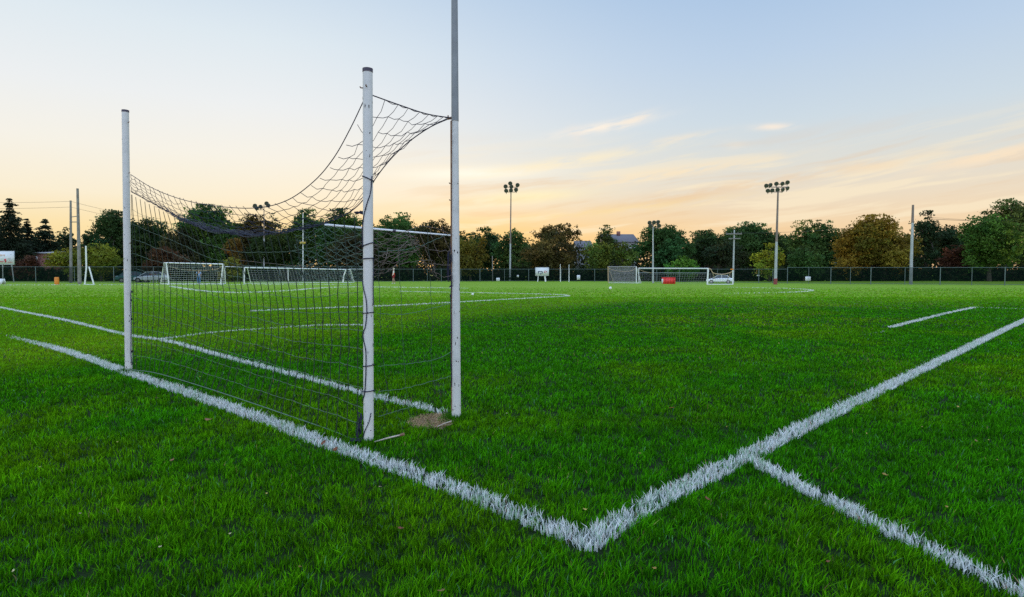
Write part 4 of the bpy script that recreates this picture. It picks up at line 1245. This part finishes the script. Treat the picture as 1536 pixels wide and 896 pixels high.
wire('upper power line crossing the sky at the far right', D(1393, 326, 98), D(1640, 328, 98), 0.5, 0.018)
wire('lower thicker power line at the far right', D(1393, 328.5, 98), D(1640, 331, 98), 0.3, 0.032)

# ------------------------------------------------------------------ far goals
def frame(t, base, name, pts, r, m='white'):
    mb = MB(); mb.tube(pts, r, 8); return mb.build(name, M[m], t, base)
def net_quad(mb, a, b, c, d, nu, nv, r=0.010, sag=0.0):
    """string net on the patch a-b (bottom) d-c (top)"""
    def p(u, v):
        q = a.lerp(b, u).lerp(d.lerp(c, u), v); q = q.copy(); q.y += sag * math.sin(math.pi * u) * math.sin(math.pi * v); return q
    for i in range(nu + 1): mb.tube([p(i / nu, k / 6) for k in range(7)], r, 3, caps=False)
    for j in range(nv + 1): mb.tube([p(k / 10, j / nv) for k in range(11)], r, 3, caps=False)

def box_goal():
    fl, fr = G(253.5, 427), G(331, 427); y = fl.y
    fl_t, fr_t = D(249.5, 394.5, y), D(334.5, 396.5, y)
    bl, br = G(241, 426.3), G(338.5, 426.0)
    bl_t = D(246, 394.5, bl.y - 1.2); br_t = D(336, 397, br.y - 1.2)
    t = thing('soccer_goal', 'white portable box goal with net, person in blue inside it', 'goal', fl, 'goals at the far side')
    frame(t, fl, 'post', [fl, fl_t], 0.065); frame(t, fl, 'post', [fr, fr_t], 0.06)
    frame(t, fl, 'crossbar', [fl_t, fr_t], 0.06)
    frame(t, fl, 'stay', [bl, bl.lerp(bl_t, 0.8), bl_t, fl_t], 0.05); frame(t, fl, 'stay', [br, br.lerp(br_t, 0.8), br_t, fr_t], 0.045)
    frame(t, fl, 'base_bar', [fl, bl, br, fr], 0.05)
    mb = MB(); up = Vector((0, 0, 0.05))
    net_quad(mb, bl + up, br + up, br_t, bl_t, 26, 10, 0.011); net_quad(mb, fl + up, bl + up, bl_t, fl_t, 6, 9, 0.010); net_quad(mb, fr + up, br + up, br_t, fr_t, 5, 9, 0.010)
    net_quad(mb, bl_t, br_t, fr_t, fl_t, 26, 4, 0.010, 0)
    mb.build('net', M['netwhite'], t, fl)
    rp = MB(); rp.tube(smooth_pts([D(252, 399, bl.y), D(270, 404, bl.y), D(300, 406, bl.y), D(325, 404, bl.y), D(333, 399, bl.y)], 30), 0.028, 5); rp.build('net_rope', M['tan'], t, fl)
box_goal()

def long_goal():
    a, b = G(366.3, 425.8), G(514.5, 424.3)
    at, bt = D(367, 401.5, a.y), D(519, 404.6, b.y)
    t = thing('soccer_goal', 'long low white goal to the right of the box goal, behind the net curtain', 'goal', a, 'goals at the far side')
    frame(t, a, 'post', [a, at], 0.06); frame(t, a, 'post', [b, b.lerp(bt, 0.5) + Vector((-.1, 0, 0)), bt], 0.085)
    frame(t, a, 'crossbar', [at, bt], 0.06)
    bl, br = a + Vector((-0.2, 2.2, 0)), b + Vector((0.9, 2.0, 0)); blt, brt = at + Vector((-0.2, 1.2, -0.1)), bt + Vector((0.3, 1.0, 0))
    frame(t, a, 'stay', [bl, blt, at], 0.04); frame(t, a, 'stay', [br, brt, bt], 0.05)
    frame(t, a, 'base_bar', [a, bl, br, b], 0.04)
    m = a.lerp(b, 0.39) + Vector((0, 1.0, 0)); frame(t, a, 'stay', [m, Vector((m.x, m.y, at.z))], 0.045)
    mb = MB(); net_quad(mb, bl, br, brt, blt, 34, 7, 0.010); net_quad(mb, blt, brt, bt, at, 34, 2, 0.009); mb.build('net', M['netwhite'], t, a)
    # the goal in front of whose leg it stands
    c, d = G(529, 422.5), G(556, 422.8); ct, dt = D(524, 404, c.y), D(556, 404.2, d.y)
    t2 = thing('soccer_goal', 'small white goal showing between the long goal and the near post', 'goal', c, 'goals at the far side')
    frame(t2, c, 'post', [c, ct], 0.06); frame(t2, c, 'post', [d, dt], 0.05); frame(t2, c, 'crossbar', [ct, dt], 0.07)
    o = Vector((0, 1.5, 0)); frame(t2, c, 'base_bar', [c, c + o, d + o, d], 0.04)
    mb = MB(); net_quad(mb, c + o, d + o, dt + o * 0.3, ct + o * 0.3, 12, 7, 0.010); mb.build('net', M['netwhite'], t2, c)
    # low rear bar between the box goal and the long goal
    e, f = G(338, 423.8), G(365, 423.8); et, ft_ = D(338, 400.3, e.y), D(365, 401, f.y)
    t3 = thing('soccer_goal', 'plain white goal frame between the box goal and the long goal', 'goal', e, 'goals at the far side')
    frame(t3, e, 'post', [e, et], 0.05); frame(t3, e, 'post', [f, ft_], 0.05); frame(t3, e, 'crossbar', [et, ft_], 0.055)
long_goal()

def right_goals():
    fl, fr = G(954.5, 425.2), G(912.5, 424.8)
    flt, frt = D(954.5, 400.3, fl.y), D(912, 400.3, fr.y)
    t = thing('soccer_goal', 'goal with grey net standing left of the red box', 'goal', fr, 'goals at the far side')
    o = Vector((0.9, 1.6, 0))
    frame(t, fr, 'post', [fr, frt], 0.05, 'tan'); frame(t, fr, 'post', [fl, flt], 0.055)
    frame(t, fr, 'crossbar', [frt, flt], 0.04, 'netgrey')
    frame(t, fr, 'stay', [fr + o, (fr + o).lerp(frt, 0.55) + Vector((0, .4, .3)), frt], 0.04, 'tan'); frame(t, fr, 'stay', [fl + o, (fl + o).lerp(flt, 0.55) + Vector((0, .4, .3)), flt], 0.05)
    frame(t, fr, 'base_bar', [fr, fr + o, fl + o, fl], 0.04)
    mb = MB(); net_quad(mb, fr, fl, flt, frt, 22, 14, 0.012); net_quad(mb, fr + o, fl + o, flt, frt, 18, 12, 0.012); mb.build('net', M['netgrey'], t, fr)
    rp = MB(); rp.tube(smooth_pts([D(912.5, 402, fr.y), D(920, 405.5, fr.y), D(933, 407.3, fr.y), D(946, 406.5, fr.y), D(954, 402.5, fr.y)], 30), 0.035, 5); rp.build('net_rope', M['tan'], t, fr)
    # wide goal to its right
    a, b = G(958.5, 425.0), G(1061, 427.0); at, bt = D(958, 402.6, a.y), D(1062.3, 403, b.y)
    c = G(1099.3, 427.0); ct = D(1099, 404.3, c.y)
    t = thing('soccer_goal', 'wide white goal behind the red box, tan rope sagging at its right end', 'goal', b, 'goals at the far side')
    frame(t, b, 'post', [a, at], 0.05); frame(t, b, 'post', [b, bt], 0.085); frame(t, b, 'crossbar', [at, bt], 0.055)
    frame(t, b, 'stay', [c, ct], 0.06); frame(t, b, 'base_bar', [b, c], 0.05)
    o = Vector((0.4, 2.0, 0)); frame(t, b, 'rear_bar', [D(958, 409.5, a.y + 2), D(1062, 409.7, a.y + 1.6)], 0.025, 'galv')
    rp = MB(); rp.tube(smooth_pts([bt, D(1066, 404, b.y), D(1069, 409, b.y), D(1076, 411.2, b.y), D(1085, 411.6, b.y), D(1094, 409.5, b.y), D(1099, 407, b.y)], 40), 0.04, 5)
    rp.tube([D(1068.5, 408, b.y + .1), D(1072, 418, b.y + 1)], 0.035, 5); rp.tube([D(1096, 409, b.y + .1), D(1091, 420, b.y + 1)], 0.03, 5)
    rp.tube(smooth_pts([D(958, 404, a.y), D(968, 408, a.y), D(980, 410, a.y)], 12), 0.022, 5)
    rp.build('net_rope', M['tan'], t, b)
    fl_ = MB(); fl_.box(D(1098, 404.3, c.y), (0.3, 0.15, 0.12)); fl_.build('orange_cap', M['orange'], t, b, smooth=False)
    mb = MB(); net_quad(mb, b, c, ct + Vector((0, 0, -0.5)), bt + Vector((0, 0, -0.5)), 10, 8, 0.008); net_quad(mb, a + o, b + o, D(1062, 409.7, b.y + 2), D(958, 409.5, a.y + 2), 30, 6, 0.006); mb.build('net', M['netgrey'], t, b)
M['netgrey'] = mat('grey_net_cord', (0.36, 0.34, 0.36), 0.8)
right_goals()

def end_frame():
    p = G(127.2, 427); top = D(128.8, 369, p.y); q = G(140.8, 427.2); qt = D(133.5, 400.3, q.y)
    t = thing('soccer_goal', 'slim white goal frame seen end-on left of the far left post', 'goal', p, 'goals at the far side')
    frame(t, p, 'post', [p, p.lerp(top, 0.45) + Vector((0.12, 0, 0)), top], 0.075); frame(t, p, 'stay', [q, qt], 0.07)
    frame(t, p, 'base_bar', [p, q], 0.04)
end_frame()

# ------------------------------------------------------------------ signs and small objects
def board(name, label, x0, x1, y0, y1, depth, legs, ink, cat='sign', legcol='galv', lean=0.0):
    c0, c1 = D(x0, y1, depth), D(x1, y0, depth)
    w, h = c1.x - c0.x, c1.z - c0.z; ctr = (c0 + c1) / 2
    base = Vector((ctr.x, depth, 0)); t = thing(name, label, cat, base)
    mb = MB(); mb.box(ctr, (w, 0.08, h)); mb.build('board', M['signwhite'], t, base, smooth=False)
    fr = MB()
    for s in (-1, 1):
        fr.box(ctr + Vector((s * (w / 2 + 0.015), 0, 0)), (0.03, 0.1, h + 0.06)); fr.box(ctr + Vector((0, 0, s * (h / 2 + 0.015))), (w, 0.1, 0.03))
    fr.build('frame', M['galv'], t, base, smooth=False)
    for lx, tx in legs:
        g = D(lx, HOR, depth + 0.1); g.z = -0.05; tp = D(tx, y1, depth + 0.1)
        m = MB(); m.tube([g, tp + Vector((0, 0, 0.1))], 0.06, 8); m.build('leg', M[legcol], t, base)
    for nm, m, parts in ink:
        mb = MB()
        for (px, py, pw, ph) in parts:
            p = D(px, py, depth); mb.box(Vector((p.x, depth - 0.045, p.z)), (pw / F * depth, 0.012, ph / F * depth))
        mb.build(nm, M[m], t, base, smooth=False)
    return t
board('scoreboard', 'large white scoreboard with red numeral cut off by the left edge', -26, 21, 377, 397, 80,
      [(20.5, 17.5), (-18, -18), (4, 4)],
      [('red_numeral', 'ink_red', [(8.7, 391.2, 2.2, 5.6), (7.0, 390.0, 1.6, 1.6), (-4, 392.8, 20, 1.0), (15.5, 393.6, 7, 0.7)]),
       ('orange_lettering', 'ink_orange', [(1.2, 383.2, 1.0, 3), (3.0, 383.2, 1.0, 3), (5, 383.0, 0.9, 2.6), (7, 383.2, 1.2, 2.8), (-3, 383.2, 3.5, 2.6), (-9, 383.2, 3.5, 2.6)]),
       ('grey_lettering', 'ink_grey', [(14.5, 387.5, 4, 0.5), (16, 389, 5, 0.5), (15.5, 390.5, 4, 0.5), (17, 382, 2, 0.4)])])
board('notice_board', 'white sign board on two pale legs with dark blue and red printing', 803.2, 823.2, 401.5, 413.8, 84,
      [(806.5, 807.5), (818, 816.5), (819, 817.5)],
      [('blue_emblem', 'ink_blue', [(810.4, 407.4, 6.6, 1.1), (807.6, 409.0, 1.1, 3.2), (813.4, 409.0, 1.1, 3.2), (811.0, 410.9, 1.8, 2.0)]),
       ('red_emblem', 'ink_red', [(817.5, 406.7, 2.6, 0.6), (816.6, 408.3, 0.6, 3.2), (818.3, 409.3, 2, 0.5), (819.6, 407.6, 1.4, 1.2)])], legcol='white')
def fence_sign(label, x0, x1, y0, y1, depth, marks=True):
    c0, c1 = D(x0, y1, depth), D(x1, y0, depth); ctr = (c0 + c1) / 2
    t = thing('fence_sign', label, 'sign', ctr, 'small signs on the fence')
    mb = MB(); mb.box(ctr, (c1.x - c0.x, 0.03, c1.z - c0.z)); mb.build('plate', M['signwhite'], t, ctr, smooth=False)
    k = MB()
    for i in range(3): k.box(ctr + Vector((0, -0.02, (i - 1) * (c1.z - c0.z) * 0.25)), ((c1.x - c0.x) * 0.5, 0.01, 0.05))
    k.build('print', M['ink_grey'], t, ctr, smooth=False)
def fdepth(px, by): return G(px, by).y - 0.15
fence_sign('upright white notice on the fence right of the two slim posts', 865.4, 870.2, 413, 420, fdepth(868, 422.8))
fence_sign('white notice low on the fence right of the ten lamp floodlight', 1208, 1216, 415.2, 421.5, fdepth(1212, 426.2))
fence_sign('small white notice on the fence right of the six lamp floodlight', 775.5, 778.2, 413, 416, fdepth(777, 422.7))
fence_sign('tiny white notice on the fence behind the base of the ten lamp floodlight', 1135.5, 1139, 412.7, 414.2, fdepth(1138, 425.3))
fence_sign('pale green notice at the fence foot left of the six lamp floodlight', 744.5, 749.5, 417, 422, fdepth(747, 422.75))

def crate():
    a = G(995, 426.2); w = 18.0 / F * a.y; h = D(0, 416.8, a.y).z; c = a + Vector((w / 2, 0.4, h / 2))
    t = thing('equipment_box', 'bright red equipment box standing in the far right goal', 'box', a)
    b = MB(); b.box(c, (w, 0.8, h)); b.build('body', M['red'], t, a, smooth=False)
    l = MB(); l.box(c + Vector((0, 0, h / 2 + 0.02)), (w + 0.05, 0.85, 0.04)); l.build('lid', M['red'], t, a, smooth=False)
    for i in range(4):
        r = MB(); r.box(c + Vector((w * (-0.36 + 0.24 * i), -0.415, 0)), (0.03, 0.02, h * 0.9)); r.build('rib', M['ink_red'], t, a, smooth=False)
    e = MB(); e.box(c + Vector((-w / 2 - 0.012, 0, -0.05)), (0.02, 0.7, h * 0.75)); e.build('end_panel', M['signwhite'], t, a, smooth=False)
crate()
def orange_bin():
    a = G(85.3, 427); h = D(0, 416, a.y).z; r = 2.9 / F * a.y
    t = thing('field_marker', 'orange padded marker post standing at the far left touch line', 'marker', a)
    b = MB(); b.tube([a, a + Vector((0, 0, 0.04)), a + Vector((0, 0, h * 0.92)), a + Vector((0, 0, h))], [r * 0.95, r, r, r * 0.85], 14); b.build('body', M['orange'], t, a)
    c = MB(); c.tube([a + Vector((0, 0, h * 0.72)), a + Vector((0, 0, h * 0.78))], r * 1.03, 14); c.build('strap', mat('dark_orange_strap', (0.45, 0.12, 0.01), 0.6), t, a)
orange_bin()
def white_aboard():
    a = G(1, 426.4); h = D(0, 418.2, a.y).z
    t = thing('folding_board', 'white folding board on the grass at the far left edge', 'board', a)
    for s in (-1, 1):
        m = MB(); m.box(a + Vector((-0.1, 0.18 * s, h / 2)), (0.95, 0.03, h), Matrix.Rotation(0.28 * s, 3, 'X')); m.build('panel', M['signwhite'], t, a, smooth=False)
white_aboard()
def bench_table():
    a = G(232, 424.2); t = thing('table', 'white topped table with red edge beside the box goal', 'table', a)
    h = D(0, 411.5, a.y).z
    m = MB(); m.box(a + Vector((0, 0, h)), (0.9, 0.7, 0.05)); m.build('top', M['white'], t, a, smooth=False)
    m = MB(); m.box(a + Vector((0, -0.36, h - 0.01)), (0.92, 0.02, 0.1)); m.build('edge', M['redband'], t, a, smooth=False)
    for sx in (-.38, .38):
        for sy in (-.28, .28):
            m = MB(); m.tube([a + Vector((sx, sy, 0)), a + Vector((sx, sy, h - 0.03))], 0.03, 6); m.build('leg', M['white'], t, a)
bench_table()

# ------------------------------------------------------------------ cars
def car(label, px, depth, yaw, paint, scale=1.0):
    base = D(px, HOR, depth); base.z = 0
    t = thing('parked_car', label, 'car', base, 'parked cars behind the fence'); t.rotation_euler = (0, 0, yaw); t.scale = (scale,) * 3
    # stations along x: (x, z low, z belt, half width)
    st = [(-2.15, .42, .72, .62), (-2.05, .28, .86, .78), (-1.5, .22, .95, .86), (-0.6, .20, .94, .88), (0.5, .20, .92, .88), (1.3, .22, .84, .86), (1.95, .28, .70, .76), (2.15, .38, .58, .6)]
    b = MB(); vs = []; fs = []; n = 10
    for x, zl, zb, w in st:
        for k in range(n):
            a = 2 * math.pi * (k + 0.5) / n
            c, s = math.cos(a), math.sin(a)
            sy = math.copysign(abs(c) ** 0.45, c) * w; sz = (zl + zb) / 2 + math.copysign(abs(s) ** 0.5, s) * (zb - zl) / 2
            vs.append((x, sy, sz))
    for i in range(len(st) - 1):
        for k in range(n):
            a = i * n + k; q = i * n + (k + 1) % n; fs.append((a, a + n, q + n, q))
    fs += [tuple(range(n)), tuple(reversed(range((len(st) - 1) * n, len(st) * n)))]
    b.add(vs, fs); b.build('body', M[paint], t)
    cab = [(-1.75, .78, .80, .70), (-1.15, .9, 1.30, .62), (-0.2, .9, 1.40, .62), (0.35, .9, 1.34, .62), (1.15, .80, .84, .72)]
    g = MB(); vs = []; fs = []
    for x, zl, zt, w in cab: vs += [(x, -w * 1.15, zl), (x, -w, zt), (x, w, zt), (x, w * 1.15, zl)]
    for i in range(4):
        for k in range(4):
            a = i * 4 + k; q = i * 4 + (k + 1) % 4; fs.append((a, q, q + 4, a + 4))
    fs += [(0, 3, 2, 1), (16, 17, 18, 19)]
    g.add(vs, fs); g.build('window', M['carglass'], t)
    r = MB(); vs = []
    for x, z, w in ((-1.2, 1.31, .6), (-0.2, 1.412, .61), (0.38, 1.352, .6)): vs += [(x, -w, z), (x, w, z), (x, -w, z + .03), (x, w, z + .03)]
    r.add(vs, [(2, 3, 7, 6), (6, 7, 11, 10), (0, 2, 6, 4), (4, 6, 10, 8), (1, 5, 7, 3), (5, 9, 11, 7), (0, 1, 3, 2), (8, 10, 11, 9)]); r.build('roof', M[paint], t)
    pl = MB()
    for s in (-1, 1):
        for xa, za, xb, zb in ((1.12, .86, .36, 1.35), (-.3, .92, -.3, 1.40), (-1.7, .84, -1.15, 1.31)): pl.tube([(xa, s * .80, za), (xb, s * .63, zb)], .03, 5)
    pl.build('pillar', M[paint], t)
    for x in (-1.35, 1.3):
        for s in (-1, 1):
            w = MB(); w.tube([(x, s * .68, .31), (x, s * .9, .31)], .31, 18); wo = w.build('tyre', M['tyre'], t)
            w = MB(); w.tube([(x, s * .88, .31), (x, s * .915, .31)], [.2, .18], 14); w.build('rim', M['rim'], wo)
    for s in (-1, 1):
        h = MB(); h.box((2.06, s * .52, .62), (.12, .26, .12)); h.build('headlight', M['lightglass'], t, smooth=False)
        h = MB(); h.box((-2.1, s * .56, .74), (.1, .2, .14)); h.build('tail_light', M['redband'], t, smooth=False)
car('white car parked behind the fence left of the box goal', 226, 77.5, math.radians(200), 'carwhite')
car('teal car parked behind the fence right of the far left post', 203, 77, math.radians(20), 'carteal')
car('low white car showing through the right end of the wide goal', 1080, 70, math.radians(158), 'carwhite', 0.70)

# ------------------------------------------------------------------ people
def skin_mesh(joints, edges, levels=2):
    me = bpy.data.meshes.new('skin'); me.from_pydata([j[0] for j in joints], edges, [])
    o = bpy.data.objects.new('skin', me); COL.objects.link(o)
    if not me.skin_vertices: me.attributes  # ensure data
    md = o.modifiers.new('s', 'SKIN'); md.use_smooth_shade = True
    if not me.skin_vertices:
        bpy.context.view_layer.objects.active = o
    for i, j in enumerate(joints):
        r = j[1] if isinstance(j[1], tuple) else (j[1], j[1])
        me.skin_vertices[0].data[i].radius = r
    me.skin_vertices[0].data[0].use_root = True
    sd_ = o.modifiers.new('d', 'SUBSURF'); sd_.levels = levels; sd_.render_levels = levels
    dg = bpy.context.evaluated_depsgraph_get(); dg.update()
    out = bpy.data.meshes.new_from_object(o.evaluated_get(dg))
    bpy.data.objects.remove(o); bpy.data.meshes.remove(me)
    for p in out.polygons: p.use_smooth = True
    return out

def person(label, px, by, topy, yaw, arms, shirt, trousers, hair, short, stride=0.1, long_sleeve=False, bib=None):
    base = G(px, by); h = D(px, topy, base.y).z; s = h / 1.75
    t = thing('person', label, 'person', base); t.rotation_euler = (0, 0, yaw); t.scale = (s,) * 3
    # faces -Y; the pelvis is the root
    la, ra = arms
    J = [((0, 0, .95), (.135, .10)), ((0, 0, 1.15), (.13, .095)), ((0, 0, 1.36), (.16, .10)), ((0, 0.01, 1.47), (.06, .055)), ((0, -.01, 1.55), (.062, .07)), ((0, -.015, 1.66), (.078, .092)), ((0, -.01, 1.735), (.05, .06)),
         ((.19, 0, 1.40), .052), (la[0], .042), (la[1], .030), (la[2], .034),
         ((-.19, 0, 1.40), .052), (ra[0], .042), (ra[1], .030), (ra[2], .034),
         ((.10, 0, .90), .085), ((.11, -.02 - stride * .4, .50), .058), ((.11, -stride * .6, .09), .038), ((.115, -.12 - stride * .6, .035), .032),
         ((-.10, 0, .90), .085), ((-.11, -.02 + stride * .4, .50), .058), ((-.11, .02 + stride, .09), .038), ((-.115, -.10 + stride, .035), .032)]
    E = [(0, 1), (1, 2), (2, 3), (3, 4), (4, 5), (5, 6), (2, 7), (7, 8), (8, 9), (9, 10), (2, 11), (11, 12), (12, 13), (13, 14), (0, 15), (15, 16), (16, 17), (17, 18), (0, 19), (19, 20), (20, 21), (21, 22)]
    link('body', skin_mesh(J, E), M['skin'], t)
    up = lambda r, k: tuple(x * k for x in r) if isinstance(r, tuple) else r * k
    sub = lambda ids, k: [(J[i][0], up(J[i][1], k)) for i in ids]
    mid = lambda a, b, f: tuple(np.array(a) * (1 - f) + np.array(b) * f)
    jj = sub([0, 1, 2, 7, 8, 11, 12], 1.14)
    if long_sleeve:
        jj += sub([9, 13], 1.3); link('shirt', skin_mesh(jj, [(0, 1), (1, 2), (2, 3), (3, 4), (2, 5), (5, 6), (4, 7), (6, 8)]), M[shirt], t)
    else:
        jj[4] = (mid(J[7][0], J[8][0], .7), .058); jj[6] = (mid(J[11][0], J[12][0], .7), .058)
        link('shirt', skin_mesh(jj, [(0, 1), (1, 2), (2, 3), (3, 4), (2, 5), (5, 6)]), M[shirt], t)
    if short:
        k1, k2 = mid(J[15][0], J[16][0], .8), mid(J[19][0], J[20][0], .8)
        link('shorts', skin_mesh([(J[0][0], (.155, .12)), (J[15][0], .105), (k1, .095), (J[19][0], .105), (k2, .095)], [(0, 1), (1, 2), (0, 3), (3, 4)]), M[trousers], t)
    else:
        jj = [(J[0][0], (.152, .118))] + sub([15, 16, 17, 19, 20, 21], 1.22)
        link('trousers', skin_mesh(jj, [(0, 1), (1, 2), (2, 3), (0, 4), (4, 5), (5, 6)]), M[trousers], t)
    link('hair', skin_mesh([((0, .012, 1.66), (.088, .096)), ((0, .008, 1.735), (.07, .078)), ((0, .02, 1.60), (.06, .06))], [(0, 1), (0, 2)]), M[hair], t)
    for sx, f in ((1, J[18][0]), (-1, J[22][0])):
        link('shoe', skin_mesh([((f[0], f[1] + .14, .045), .05), ((f[0], f[1] - .03, .038), .044)], [(0, 1)]), M['shoe'], t)
    if bib:
        link('vest', skin_mesh([((0, 0, .86), (.17, .135)), ((0, 0, 1.1), (.165, .128)), ((0, 0, 1.28), (.17, .125))], [(0, 1), (1, 2)]), M[bib], t)
    return t
person('person in light blue top and jeans standing in the box goal', 298.5, 426.2, 404.2, math.radians(25),
       (((.25, -.03, 1.13), (.22, -.16, .95), (.20, -.20, .88)), ((-.27, .02, 1.13), (-.27, -.02, .88), (-.265, -.04, .79))), 'cloth_blue', 'cloth_jean', 'hair_dark', False, 0.08)
person('person in white top and orange red vest walking on the field behind the near post', 590.5, 425.8, 402, math.radians(-70),
       (((.24, -.06, 1.14), (.21, -.14, .92), (.2, -.18, .84)), ((-.25, .05, 1.13), (-.24, .02, .9), (-.24, .0, .81))), 'cloth_white', 'cloth_maroon', 'hair_pale', True, 0.16, True, 'cloth_red')

# ------------------------------------------------------------------ houses
def house(name, label, x0, x1, ybot_wall, ytop_wall, yridge, depth, wallm, roofm, windows, deep=8.0, gable=False):
    c0, c1 = D(x0, ytop_wall, depth), D(x1, ytop_wall, depth); zt = c0.z; zr = D(x0, yridge, depth + deep / 2).z
    w = c1.x - c0.x; base = Vector(((c0.x + c1.x) / 2, depth, 0)); t = thing(name, label, 'house', base)
    m = MB(); m.box(base + Vector((0, deep / 2, zt / 2)), (w, deep, zt)); m.build('wall', M[wallm], t, base, smooth=False)
    r = MB(); e = 0.25; x = w / 2 + e; th = 0.14
    vs = [(-x, -e, zt), (x, -e, zt), (x, deep / 2, zr), (-x, deep / 2, zr), (x, deep + e, zt), (-x, deep + e, zt)]
    vs = [base + Vector(v) for v in vs]; vs2 = [v + Vector((0, 0, th)) for v in vs]
    r.add(vs + vs2, [(0, 3, 2, 1), (3, 5, 4, 2), (6, 7, 8, 9), (9, 8, 10, 11), (0, 1, 7, 6), (5, 11, 10, 4), (0, 6, 9, 3), (3, 9, 11, 5), (1, 2, 8, 7), (2, 4, 10, 8)])
    r.build('roof', M[roofm], t, base, smooth=False)
    gb = MB()
    for s in (-1, 1):
        gx = s * (w / 2 - 0.01)
        gb.add([base + Vector((gx, 0, zt)), base + Vector((gx, deep, zt)), base + Vector((gx, deep / 2, zr - 0.02))], [(0, 1, 2)])
    gb.build('gable', M[wallm], t, base, smooth=False)
    for (px, py, pw, ph) in windows:
        p = D(px, py, depth); ww, hh = pw / F * depth, ph / F * depth
        f = MB(); f.box(Vector((p.x, depth - 0.03, p.z)), (ww, 0.08, hh)); fo = f.build('window', M['winwhite'], t, base, smooth=False)
        g = MB(); g.box(Vector((p.x, depth - 0.08, p.z + hh * .1)), (ww * 0.6, 0.03, hh * 0.55)); g.build('pane', M['glass'], fo, base, smooth=False)
    return t, base, zr
house('brick_house', 'small red brick house between the spruces at the far left', 52, 76, 404, 380.5, 378.8, 100, 'brick', 'siding', [(55.0, 388.5, 2.4, 7), (71.5, 388.5, 2.4, 6.5)], deep=7)
t, bs, zr = house('grey_roof_house', 'long house with grey shingle roof behind the olive trees', 908, 957, 404, 364, 352.5, 122, 'siding', 'roofgrey', [(915, 372, 4, 5), (925, 374, 3, 5), (945, 374, 4, 5)], deep=12)
ch = MB(); ch.box(bs + Vector((0.2, 5.0, zr + 0.2)), (0.7, 0.7, 0.9)); ch.build('chimney', M['brick'], t, bs, smooth=False)
house('pale_house', 'pale house with grey roof half hidden between brown and olive trees', 866, 888, 404, 372, 362.5, 116, 'siding', 'roofgrey', [(876, 378, 3, 5)], deep=8)
house('low_house', 'low white house glimpsed left of the golden olive tree', 1240, 1258, 404, 389.5, 384, 112, 'siding', 'roofgrey', [(1250, 394, 3, 4)], deep=7)

# ------------------------------------------------------------------ render settings
scene.render.engine = 'CYCLES'
c = scene.cycles
c.max_bounces = 6; c.diffuse_bounces = 3; c.glossy_bounces = 2; c.transmission_bounces = 4; c.transparent_max_bounces = 12
c.use_denoising = False
c.sample_clamp_indirect = 4
scene.render.film_transparent = False
